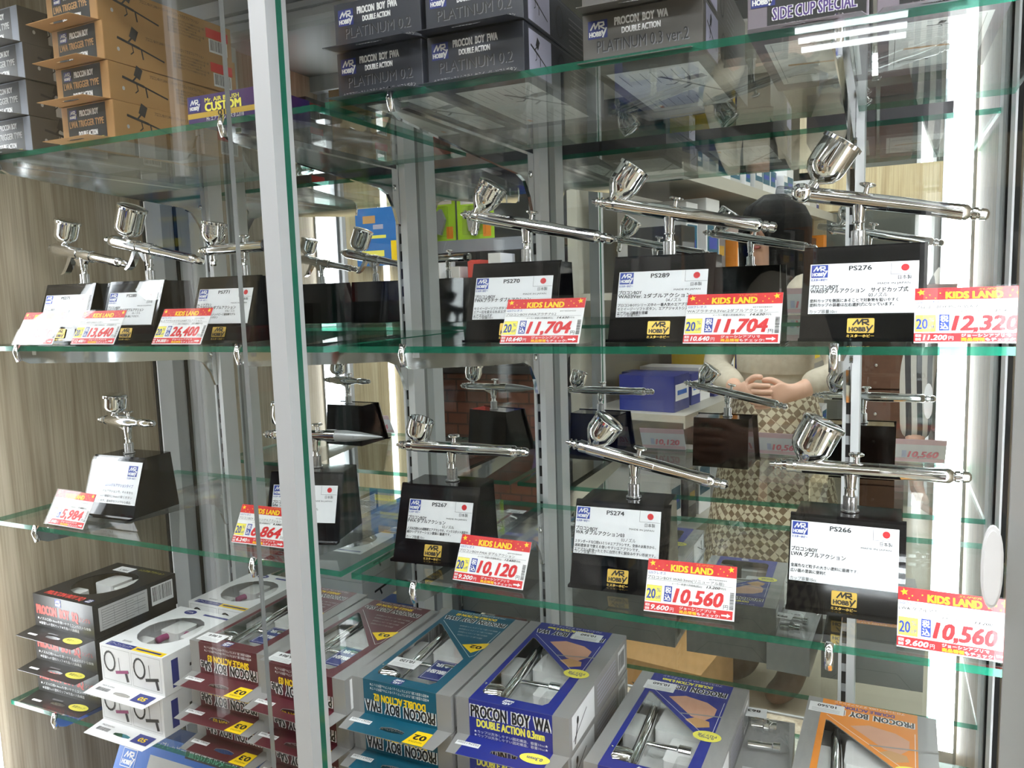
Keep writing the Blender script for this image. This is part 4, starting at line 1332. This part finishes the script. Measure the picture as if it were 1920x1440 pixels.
pile('kraft', -.806, -.346, 4, .084, .192, .0405, .0418, 'kraft brown LWA trigger carton', 'kraft cartons on the top shelf', (0, -.003, -.005, -.010))
pile('grey', -.9485, -.345, 4, .088, .192, .0400, .0412, 'grey and black LWA trigger carton by the wood wall', 'grey trigger cartons on the top shelf', (0, -.002, 0, -.003))
pile('purple', -.602, -.349, 1, .097, .075, .0262, .03, 'flat purple CUSTOM 018 box with a gold stripe', 'purple box on the top shelf', None, R_(1))
pile('fwa', -.4165, -.347, 2, .0915, .21, .0415, .0432, 'slate FWA platinum carton at the shelf seam', 'slate platinum cartons')
pile('fwa', -.3205, -.344, 2, .0930, .21, .0415, .0432, 'slate FWA platinum carton beside the taupe WA cartons', 'slate platinum cartons')
pile('wa', -.1785, -.329, 2, .0985, .225, .0410, .0425, 'taupe WA platinum 0.3 carton', 'taupe platinum cartons')
pile('side', -.0530, -.346, 1, .0815, .19, .060, .06, 'mauve SIDE CUP SPECIAL carton beside the taupe cartons', 'mauve side cup cartons')
pile('side', .0335, -.346, 1, .0815, .19, .060, .06, 'mauve SIDE CUP SPECIAL carton next to the right wall', 'mauve side cup cartons')

# ------------------------------------------------------------------ blue compressor boxes on the showcase floor
t = empty('compressor_box', (-.79, -.372, .577), 0, 'bright blue linear compressor box leaning back on the case floor', 'box')
LB = RX(-R_(27))
MB().rbox((-.145, 0, 0), (.145, .075, .220), .001, 'card_sky', LB).build('carton', t)
p = Print(LB @ plane((-.145, 0, .028), (1, 0, 0), (0, 0, 1)))
p.logo(.012, .146, .024, 'sky', 'white', 2); p.frame(.011, .145, .037, .168, .0008, 'white', 4)
p.text('Mr.リニアコンプレッサーL5/L7用', .020, .180, .0062, 'white', w=.125)
p.rect(.120, .1755, .235, .188, 'black', 3); p.text('直付けホルダータイプ', .125, .1785, .0075, 'white', 4, w=.105, bold=.03)
p.rect(.060, .02, .235, .168, 'light_grey'); p.disc(.13, .145, .014, .014, 'black', 2); p.disc(.13, .145, .010, .010, 'light_grey', 3)
p.build(t, 'front_print')
t = empty('compressor_box', (-.70, -.200, .577), 0, 'blue pressure gauge box standing upright against the case back', 'box')
MB().rbox((-.125, 0, 0), (.125, .10, .195), .001, 'card_sky').build('carton', t)
p = Print(plane((-.125, 0, .025), (1, 0, 0), (0, 0, 1)))
p.text('レギュレーターIV・圧力計付', .006, .146, .0145, 'black', w=.205, bold=.02)
p.rect(.16, .01, .24, .13, 'light_grey'); p.build(t, 'front_print')

# white oval finger pull on the sliding glass
d2 = bpy.data.objects['door_2']
b = MB()
pts = [(.0062 * math.cos(2 * PI * k / 24), .0275 * math.copysign(abs(math.sin(2 * PI * k / 24)) ** .75, math.sin(2 * PI * k / 24))) for k in range(24)]
b.prism(pts, 0, .0035, 'white_plastic', plane((.068, -.3925, 1.1645 - .5755), (1, 0, 0), (0, 0, 1)))
b.prism([(x * .8, y * .9) for x, y in pts], .0035, .0050, 'white_plastic', plane((.068, -.3925, 1.1645 - .5755), (1, 0, 0), (0, 0, 1)))
b.build('finger_pull', d2)

# ================================================================== the shop behind, seen in the mirror
mat('rack_white', srgb(178, 174, 162), .4, 0, .03, 8)
mat('rack_grey', srgb(128, 132, 140), .4, 0, .03, 8)
wood('beam_wood', srgb(188, 168, 128), srgb(204, 186, 146), srgb(214, 198, 160), .5)


def brick_mat():
    m, nt, N, L, b = nodes_of('brown_brick')
    b.inputs['Roughness'].default_value = .7
    tc = N.new('ShaderNodeTexCoord')
    mp = N.new('ShaderNodeMapping'); mp.inputs['Rotation'].default_value = (PI / 2, 0, 0)
    br = N.new('ShaderNodeTexBrick')
    br.inputs['Color1'].default_value = (*srgb(104, 62, 46), 1); br.inputs['Color2'].default_value = (*srgb(84, 50, 38), 1)
    br.inputs['Mortar'].default_value = (*srgb(62, 44, 36), 1); br.inputs['Scale'].default_value = 6
    L.new(tc.outputs['Object'], mp.inputs[0]); L.new(mp.outputs[0], br.inputs['Vector'])
    L.new(br.outputs['Color'], b.inputs['Base Color'])
    MATS['brown_brick'] = m


brick_mat()


def lattice_mat():
    m, nt, N, L, b = nodes_of('lattice_cloth')
    b.inputs['Roughness'].default_value = .85
    tc = N.new('ShaderNodeTexCoord')
    mp = N.new('ShaderNodeMapping'); mp.inputs['Scale'].default_value = (34, 34, 34); mp.inputs['Rotation'].default_value = (0, .7, .3)
    ck = N.new('ShaderNodeTexChecker')
    ck.inputs['Color1'].default_value = (*srgb(206, 196, 170), 1); ck.inputs['Color2'].default_value = (*srgb(122, 104, 80), 1); ck.inputs['Scale'].default_value = 1.6
    L.new(tc.outputs['Object'], mp.inputs[0]); L.new(mp.outputs[0], ck.inputs['Vector']); L.new(ck.outputs['Color'], b.inputs['Base Color'])
    MATS['lattice_cloth'] = m


lattice_mat()


def stripe_mat():
    m, nt, N, L, b = nodes_of('striped_cloth')
    b.inputs['Roughness'].default_value = .85
    tc = N.new('ShaderNodeTexCoord')
    wv = N.new('ShaderNodeTexWave'); wv.inputs['Scale'].default_value = 12; wv.bands_direction = 'X'
    r = N.new('ShaderNodeValToRGB'); r.color_ramp.interpolation = 'CONSTANT'
    r.color_ramp.elements[0].color = (*srgb(54, 54, 56), 1); r.color_ramp.elements[1].position = .5; r.color_ramp.elements[1].color = (*srgb(196, 192, 184), 1)
    L.new(tc.outputs['Object'], wv.inputs['Vector']); L.new(wv.outputs['Fac'], r.inputs[0]); L.new(r.outputs[0], b.inputs['Base Color'])
    MATS['striped_cloth'] = m


stripe_mat()


def rack(name, loc, rz, L_, D_, levels, label, frame='rack_white', top=2.0, back=True, rail=True):
    t = empty(name, loc, rz, label, 'shelving')
    for x in (0, L_ / 2, L_):
        MB().box((x - .02, -D_, 0), (x + .02, -D_ + .04, top), frame).build('post', t)
    if back: MB().box((.02, -D_ - .01, .05), (L_ - .02, -D_, top), frame).build('back_panel', t)
    for z in levels:
        b = MB(); b.box((0, -D_ + .04, z - .025), (L_, 0, z), frame)
        o = b.build('shelf_board', t)
        if rail: MB().box((0, 0, z - .045), (L_, .006, z), frame).build('price_rail', o)
    return t


GOODS = {}


def goods(kind, loc, rz, size, mats_, label, group):
    w_, d_, h_ = size
    b = MB()
    b.rbox((-w_ / 2, -d_, 0), (w_ / 2, 0, h_), min(.003, w_ * .1), mats_[0])
    b.box((-w_ * .42, 0, h_ * .3), (w_ * .42, .0006, h_ * .75), mats_[1])
    b.box((-w_ * .3, .0006, h_ * .45), (w_ * .3, .0010, h_ * .58), mats_[2])
    o = b.build(kind); o.location = loc; o.rotation_euler = (0, 0, rz)
    return tag(o, label, 'box', group)


# long rack running away from the mirror
ax, ay, ang = -.60, -1.66, math.atan2(-2.31, .32)
rack('shop_rack', (ax, ay, 0), ang, 2.5, .42, (.12, .5, .92, 1.34, 1.75), 'long white shop rack loaded with cartons, seen in the mirror')
dx, dy = math.cos(ang), math.sin(ang)
nx, ny = -dy, dx


def on_rack(s_, back, z): return (ax + dx * s_ - nx * (back), ay + dy * s_ - ny * (back), z + .0005)


PAL = [('white', 'ink_white', 'ink_teal', 'ink_blue'), ('pale green', 'card_light_grey', 'ink_teal', 'ink_white'), ('black', 'card_black', 'ink_grey', 'ink_gold'), ('orange', 'card_orange', 'ink_white', 'ink_red'),
       ('blue', 'ink_navy', 'ink_white', 'ink_sky'), ('brown', 'card_kraft', 'ink_white', 'ink_black'), ('red', 'ink_coral', 'ink_white', 'ink_black'), ('yellow', 'ink_yellow', 'ink_white', 'ink_black')]
ZN = {1.75: 'top', 1.34: 'eye level', .92: 'waist level', .5: 'low', .12: 'bottom'}
for z, hs, cols in ((1.75, (.10, .17), (0, 1, 0, 4, 0, 1)), (1.34, (.20, .35), (2, 5, 0, 2, 3, 2)), (.92, (.10, .24), (4, 4, 0, 5, 7)), (.5, (.10, .25), (0, 5, 2, 0)), (.12, (.14, .28), (5, 0, 5))):
    s_ = .05
    while s_ < 2.35:
        wd = RND.uniform(.07, .17)
        c = PAL[RND.choice(cols)]
        goods('stock_carton', on_rack(s_ + wd / 2, .02 + RND.uniform(0, .05), z), ang, (wd, RND.uniform(.16, .28), RND.uniform(*hs)), c[1:],
              '%s carton on the %s board of the long white rack in the mirror' % (c[0], ZN[z]), '%s cartons, %s board' % (c[0], ZN[z]))
        s_ += wd + RND.uniform(.004, .05)
# rack facing the mirror with blister packs
rack('shop_rack', (-1.98, -1.62, 0), 0, .90, .35, (1.1, 1.34, 1.55, 1.86), 'grey accessory rack facing the showcase, seen in the mirror', 'rack_grey', 2.1)
struct(MB().box((-2.0, -1.60, 0), (-1.05, -1.56, 1.06), 'brown_brick').build('wall_low_brick'))


def blister(x, z, w_, h_, back, fig, accent, label, y=-1.60):
    t = empty('blister_pack', (x, y, z + .0005), 0, label, 'package')
    MB().box((-w_ / 2, -.004, 0), (w_ / 2, 0, h_), back).build('backing_card', t)
    b = MB(); b.rbox((-w_ * .28, 0, h_ * .12), (w_ * .3, .03, h_ * .8), .008, 'clear_film'); b.build('bubble', t)
    b = MB(); b.prism([(-.02, h_ * .2), (.01, h_ * .15), (.03, h_ * .5), (.012, h_ * .75), (-.03, h_ * .6)], .004, .018, fig, RX(PI / 2) @ Matrix.Scale(-1, 4, (0, 0, 1))); b.build('tool', t)
    p = Print(plane((w_ / 2, .0001, 0), (-1, 0, 0), (0, 0, 1)))
    p.rect(w_ * .08, h_ * .06, w_ * .3, h_ * .34, accent); p.rect(w_ * .1, h_ * .86, w_ * .9, h_ * .95, 'white'); p.build(t, 'print')


mat('lime_card', srgb(164, 206, 48), .5); mat('blue_card', srgb(40, 110, 182), .5)
blister(-1.355, 1.55, .15, .15, 'lime_card', 'satin_steel', 'orange', 'lime green blister pack with a silver tool, seen in the mirror', -1.64)
blister(-1.515, 1.55, .13, .16, 'lime_card', 'dark_grey' if False else 'rack_grey', 'orange', 'lime green blister pack with a grey tool, seen in the mirror', -1.66)
for i in range(10):
    c = PAL[(6, 0, 6, 0, 2, 0, 0, 6, 0, 4)[i]]
    goods('paint_box', (-1.88 + .082 * i, -1.64, 1.34 + .0005), PI, (.05, .12, .11 + .02 * (i % 3)), c[1:], '%s upright box on the grey accessory rack in the mirror' % c[0], '%s boxes on the accessory rack' % c[0])
for i in range(8):
    c = PAL[(6, 3, 2, 0, 6, 6, 5, 2)[i]]
    goods('paint_box', (-1.86 + .10 * i, -1.64, 1.86 + .0005), PI, (.08, .16, .16), c[1:], '%s wide box on top of the accessory rack in the mirror' % c[0], '%s boxes on top of the accessory rack' % c[0])
for i in range(6):
    c = PAL[(2, 2, 6, 2, 0, 2)[i]]
    goods('paint_box', (-1.86 + .14 * i, -1.64, 1.10 + .0005), PI, (.12, .16, .18), c[1:], '%s square box on the low board of the accessory rack' % c[0], '%s boxes low on the accessory rack' % c[0])
# pale wood panel with an LED line and a hanging blue pack
t = empty('wood_display_panel', (-1.72, -1.28, 0), 0, 'pale wood panel with a thin upright LED line', 'panel')
MB().box((-.35, -.04, 0), (.31, 0, 2.3), 'pale_wood').build('panel_board', t)
MB().box((.205, 0, .3), (.222, .012, 2.2), 'soft_led').build('led_line', t)
MB().box((-.08, 0, .3), (-.05, .012, 2.2), 'aluminium').build('trim_strip', t)
t = empty('hanging_pack', (-1.525, -1.262, 1.455), 0, 'blue printed pack with a yellow corner tag on the wood panel', 'package')
MB().box((-.085, -.004, 0), (.085, .006, .19), 'blue_card').build('card', t)
p = Print(plane((.085, .0061, 0), (-1, 0, 0), (0, 0, 1)))
p.rect(.0, .0, .032, .08, 'yellow'); p.rect(.06, .12, .10, .135, 'lilac'); p.rect(.05, .09, .13, .10, 'pale_yellow'); p.rect(.09, .14, .14, .165, 'sand'); p.rect(.06, .03, .15, .05, 'pale_yellow'); p.build(t, 'print')
MB().tube([(0, .0, .18), (0, -.002, .205)], .003, 'chrome').build('hook', t)
# far end: wooden beam, grey wall, LED column
struct(MB().box((-.45, -4.10, 1.76), (2.2, -4.0, 1.99), 'beam_wood').build('trim_20'))
struct(MB().box((-.45, -5.25, 0), (2.2, -5.2, 2.75), 'grey_wall').build('wall_far_grey'))
struct(MB().box((-.45, -5.2, 0), (-.37, -4.0, 2.3), 'pale_wood').build('wall_far_return'))
t = empty('led_column', (.215, -4.2, 0), 0, 'tall white LED column by the grey wall in the mirror', 'light')
MB().box((-.03, -.02, .02), (.03, .02, 2.2), 'soft_led').build('diffuser', t)
MB().box((-.05, -.05, 0), (.05, -.02, 2.25), 'aluminium').build('housing', t)
t = empty('floor_carton', (-.62, -1.34, 0), R_(8), 'brown shipping carton on the shop floor, seen in the mirror', 'box')
MB().rbox((-.2, -.15, 0), (.2, .15, .26), .004, 'card_kraft').build('carton', t)
p = Print(plane((.2, .15, 0), (-1, 0, 0), (0, 0, 1)))
p.text('QTY:', .12, .16, .03, 'dark_grey', w=.10); p.text('N.W.:', .12, .10, .03, 'dark_grey', w=.11); p.build(t, 'print')

# tube lights over the far aisle
for k in range(3):
    t = empty('tube_light', (-.18, -4.45 - .19 * k, 2.75), 0, 'bare white fluorescent tube over the far aisle', 'ceiling light', 'tube lights over the far aisle')
    MB().lathe([(-.27, .016), (.27, .016)], 'lamp_white', T3((0, 0, -.06)) @ RY(PI / 2), 12).build('tube', t)
    MB().box((-.3, -.03, -.04), (.3, .03, 0), 'white_plastic').build('housing', t)

# ================================================================== people seen in the mirror
mat('skin', srgb(214, 170, 146), .5, 0, .03, 30)
mat('hair_black', (.004, .0035, .003), .75, 0, .5, 130, spec=.12, bump=.6)
mat('blouse', srgb(186, 176, 158), .85, 0, .06, 60)
mat('boot_brown', srgb(110, 84, 66), .5, 0, .08, 30)
mat('shirt_brown', srgb(98, 66, 48), .7, 0, .08, 30)
mat('trouser_grey', srgb(84, 84, 84), .8, 0, .06, 60)
mat('eye_dark', (.01, .01, .01), .2)
mat('lip', srgb(176, 98, 92), .5)


def skin_mesh(name, V, E, material, parent, root, sub=2):
    """V: {key: (x, y, z, rx[, ry])}, E: [(key, key)]"""
    keys = list(V)
    me = bpy.data.meshes.new(name)
    me.from_pydata([V[k][:3] for k in keys], [(keys.index(a), keys.index(b)) for a, b in E], [])
    ob = bpy.data.objects.new(name, me)
    COL.objects.link(ob)
    ob.modifiers.new('skin', 'SKIN')
    if not me.skin_vertices:
        bpy.context.view_layer.objects.active = ob
    sv = me.skin_vertices[0].data
    for i, k in enumerate(keys):
        r = V[k][3:]
        sv[i].radius = (r[0], r[1] if len(r) > 1 else r[0])
        sv[i].use_root = (k == root)
    m2 = ob.modifiers.new('sub', 'SUBSURF'); m2.levels = sub; m2.render_levels = sub
    dg = bpy.context.evaluated_depsgraph_get()
    new = bpy.data.meshes.new_from_object(ob.evaluated_get(dg))
    ob.modifiers.clear()
    old = ob.data; ob.data = new; bpy.data.meshes.remove(old)
    new.name = name
    new.materials.clear(); new.materials.append(MATS[material])
    for p_ in new.polygons: p_.use_smooth = True
    ob.parent = parent
    return ob


def person(loc, rz, label, arms, female=True, k=1.0):
    t = empty('person', loc, rz, label, 'person')
    t.scale = (k, k, k)
    V = {'pelvis': (0, 0, .90, .125, .10), 'waist': (0, 0, 1.03, .105, .085), 'chest': (0, 0, 1.20, .125, .095), 'collar': (0, .005, 1.33, .07, .06), 'neck': (0, -.002, 1.40, .046, .046),
         'jaw': (0, -.022, 1.455, .060, .066), 'head': (0, -.012, 1.53, .074, .086), 'crown': (0, -.006, 1.59, .055, .064)}
    E = [('pelvis', 'waist'), ('waist', 'chest'), ('chest', 'collar'), ('collar', 'neck'), ('neck', 'jaw'), ('jaw', 'head'), ('head', 'crown')]
    SV = {'w': (0, 0, 1.00, .135, .110), 'waist': (0, 0, 1.06, .122, .100), 'chest': (0, 0, 1.20, .140, .110), 'collar': (0, .004, 1.335, .085, .070)}
    SE = [('w', 'waist'), ('waist', 'chest'), ('chest', 'collar')]
    for s_, nm in ((-1, 'r'), (1, 'l')):
        sh, el, wr, hd, curl = arms[nm]
        V['sh' + nm] = (s_ * .15, .01, 1.315, .052); V['el' + nm] = (*el, .038); V['fa' + nm] = (*[(a * .6 + c * .4) for a, c in zip(el, wr)], .037); V['wr' + nm] = (*wr, .026, .022); V['pa' + nm] = (*hd, .034, .018)
        E += [('collar', 'sh' + nm), ('sh' + nm, 'el' + nm), ('el' + nm, 'fa' + nm), ('fa' + nm, 'wr' + nm), ('wr' + nm, 'pa' + nm)]
        SV['sh' + nm] = (s_ * .152, .01, 1.315, .066); SV['el' + nm] = (*el, .048); SV['wr' + nm] = (*[(a * .12 + c * .88) for a, c in zip(el, wr)], .046 if female else .040)
        SE += [('collar', 'sh' + nm), ('sh' + nm, 'el' + nm), ('el' + nm, 'wr' + nm)]
        d = (Vector(hd) - Vector(wr)).normalized(); side = Vector(curl[0]).normalized(); bend = Vector(curl[1]).normalized()
        base = Vector(hd)
        for i, (o_, L_) in enumerate(((-.026, .058), (-.009, .066), (.008, .062), (.025, .048))):
            b0 = base + side * o_ + d * .026; b1 = b0 + d * L_ * .5 + bend * .008; b2 = b1 + d * L_ * .28 + bend * L_ * .45
            for q, (pp, rr) in enumerate(((b0, .0092), (b1, .0088), (b2, .0076))): V['f%s%d%d' % (nm, i, q)] = (*pp, rr)
            E += [('pa' + nm, 'f%s%d0' % (nm, i)), ('f%s%d0' % (nm, i), 'f%s%d1' % (nm, i)), ('f%s%d1' % (nm, i), 'f%s%d2' % (nm, i))]
        b0 = base - side * .034 - d * .004; b1 = b0 - side * .016 + d * .026 + bend * .008; b2 = b1 + d * .024 + bend * .012
        for q, (pp, rr) in enumerate(((b0, .0120), (b1, .0100), (b2, .0085))): V['t%s%d' % (nm, q)] = (*pp, rr)
        E += [('pa' + nm, 't%s0' % nm), ('t%s0' % nm, 't%s1' % nm), ('t%s1' % nm, 't%s2' % nm)]
        V['hip' + nm] = (s_ * .085, 0, .84, .088); V['kn' + nm] = (s_ * .088, -.012, .47, .056); V['ca' + nm] = (s_ * .088, .012, .34, .055); V['an' + nm] = (s_ * .088, .02, .085, .034); V['to' + nm] = (s_ * .095, -.11, .028, .028, .024)
        E += [('pelvis', 'hip' + nm), ('hip' + nm, 'kn' + nm), ('kn' + nm, 'ca' + nm), ('ca' + nm, 'an' + nm), ('an' + nm, 'to' + nm)]
        if female:
            skin_mesh('boot', {'a': (s_ * .088, .015, .22, .055), 'b': (s_ * .088, .02, .085, .050), 'c': (s_ * .095, -.06, .046, .045, .042), 'd': (s_ * .096, -.135, .036, .036, .032)}, [('a', 'b'), ('b', 'c'), ('c', 'd')], 'boot_brown', t, 'b')
        else:
            skin_mesh('shoe', {'b': (s_ * .088, .03, .06, .048), 'c': (s_ * .095, -.06, .046, .046, .042), 'd': (s_ * .096, -.145, .036, .036, .032)}, [('b', 'c'), ('c', 'd')], 'black_plastic', t, 'b')
    body = skin_mesh('body', V, E, 'skin', t, 'pelvis')
    skin_mesh('blouse' if female else 'shirt', SV, SE, 'blouse' if female else 'striped_cloth', t, 'chest')
    for s_ in (-1, 1):
        MB().lathe([(-.004, .001), (0, .0085), (.004, .006), (.006, .001)], 'eye_dark', T3((s_ * .030, -.092, 1.528)) @ RX(PI / 2), 10).build('eye', t)
        MB().lathe([(-.006, .010), (0, .018), (.006, .012)], 'skin', T3((s_ * .078, .0, 1.515)) @ RY(PI / 2), 10).build('ear', t)
    MB().add([(0, -.092, 1.535), (-.013, -.092, 1.492), (.013, -.092, 1.492), (0, -.118, 1.496)], [(0, 1, 3), (0, 3, 2), (1, 2, 3)], 'skin', None, True).build('nose', t)
    MB().lathe([(-.003, .004), (0, .017), (.003, .004)], 'lip', T3((0, -.086, 1.468)) @ Matrix.Scale(.35, 4, (0, 0, 1)) @ RX(PI / 2), 10).build('mouth', t)
    # hair shell, open towards the face
    b = MB(); vs_ = []; fs_ = []
    NA, NZ = 25, 12
    rr = random.Random(3)
    zb = 1.20 if female else 1.45
    for i in range(NZ + 1):
        f = i / NZ
        z = 1.622 - (1.622 - zb) * f
        if z > 1.53: q = math.sqrt(max(0, 1 - ((z - 1.53) / .096) ** 2)); r0 = .104 * q
        else: r0 = .104 - (.02 * max(0, (1.50 - z)) / .1 if not female else .012 * max(0, (1.50 - z)) / .3)
        op = 0 if z > 1.545 else min(1, (1.545 - z) / .04)
        half = PI - op * (.62 if female else 1.25)
        for j in range(NA):
            a = -half + 2 * half * j / (NA - 1)
            w_ = 1 + .03 * math.sin(j * 2.3) + rr.uniform(-.012, .012)
            vs_.append((r0 * .88 * w_ * math.sin(a), -.004 + r0 * 1.04 * w_ * math.cos(a), z))
    for i in range(NZ):
        for j in range(NA - 1):
            a = i * NA + j
            fs_.append((a, a + NA, a + NA + 1, a + 1))
    b.add(vs_, fs_, 'hair_black', None, True)
    ho = b.build('hair', t)
    so = ho.modifiers.new('solid', 'SOLIDIFY'); so.thickness = .012; so.offset = -1
    if female:
        b = MB()
        NA = 36; vs_ = []; fs_ = []
        for i, (z, r0) in enumerate(((1.04, .118), (1.0, .135), (.9, .165), (.7, .20), (.5, .235), (.30, .275), (.26, .28))):
            for j in range(NA):
                a = 2 * PI * j / NA
                w_ = r0 * (1 + (.05 * (1.04 - z)) * math.sin(9 * a))
                vs_.append((w_ * math.cos(a), w_ * .85 * math.sin(a), z))
        for i in range(6):
            for j in range(NA):
                fs_.append((i * NA + j, (i + 1) * NA + j, (i + 1) * NA + (j + 1) % NA, i * NA + (j + 1) % NA))
        b.add(vs_, fs_, 'lattice_cloth', None, True)
        b.build('skirt', t)
    else:
        skin_mesh('trousers', {'p': (0, 0, .93, .142, .118), 'hr': (-.088, 0, .84, .105), 'kr': (-.09, -.01, .47, .075), 'ar': (-.09, .015, .10, .062), 'hl': (.088, 0, .84, .105), 'kl': (.09, -.01, .47, .075), 'al': (.09, .015, .10, .062)},
                  [('p', 'hr'), ('hr', 'kr'), ('kr', 'ar'), ('p', 'hl'), ('hl', 'kl'), ('kl', 'al')], 'trouser_grey', t, 'p')
    return t


# sh is unused; elbow, wrist, palm, (finger spread axis, finger bend axis)
person((-.31, -1.69, 0), R_(-146), 'dark haired person in pale blouse and lattice skirt seen in the mirror',
       {'r': (None, (-.255, .0, 1.09), (-.215, -.150, 1.04), (-.185, -.200, 1.030), ((0, 0, -1), (.8, .6, 0))),
        'l': (None, (.185, -.08, 1.08), (-.055, -.225, 1.035), (-.115, -.245, 1.035), ((0, 0, -1), (-.2, 1, 0)))}, True, 1.0)
person((.34, -1.55, 0), R_(175), 'person in a striped shirt and grey trousers beside the LED corner, seen in the mirror',
       {'r': (None, (-.235, .02, 1.06), (-.245, -.06, .84), (-.243, -.085, .765), ((0, 1, 0), (.8, -.3, 0))),
        'l': (None, (.235, .02, 1.06), (.245, -.06, .84), (.243, -.085, .765), ((0, 1, 0), (-.8, -.3, 0)))}, False, 1.04)
# brown cabinet down the aisle
t = empty('drawer_cabinet', (-.02, -3.45, 0), 0, 'brown wooden drawer cabinet down the aisle, seen in the mirror', 'cabinet')
MB().box((-.14, -.3, 0), (.14, 0, 1.08), 'shirt_brown').build('body', t)
for k in range(4):
    o = MB().box((-.13, 0, .06 + .25 * k), (.13, .015, .06 + .25 * k + .24), 'shirt_brown').build('drawer', t)
    MB().lathe([(0, .006), (.012, .006), (.016, .011), (.020, .004)], 'chrome', T3((0, .015, .18 + .25 * k)) @ RX(-PI / 2), 10).build('knob', o)
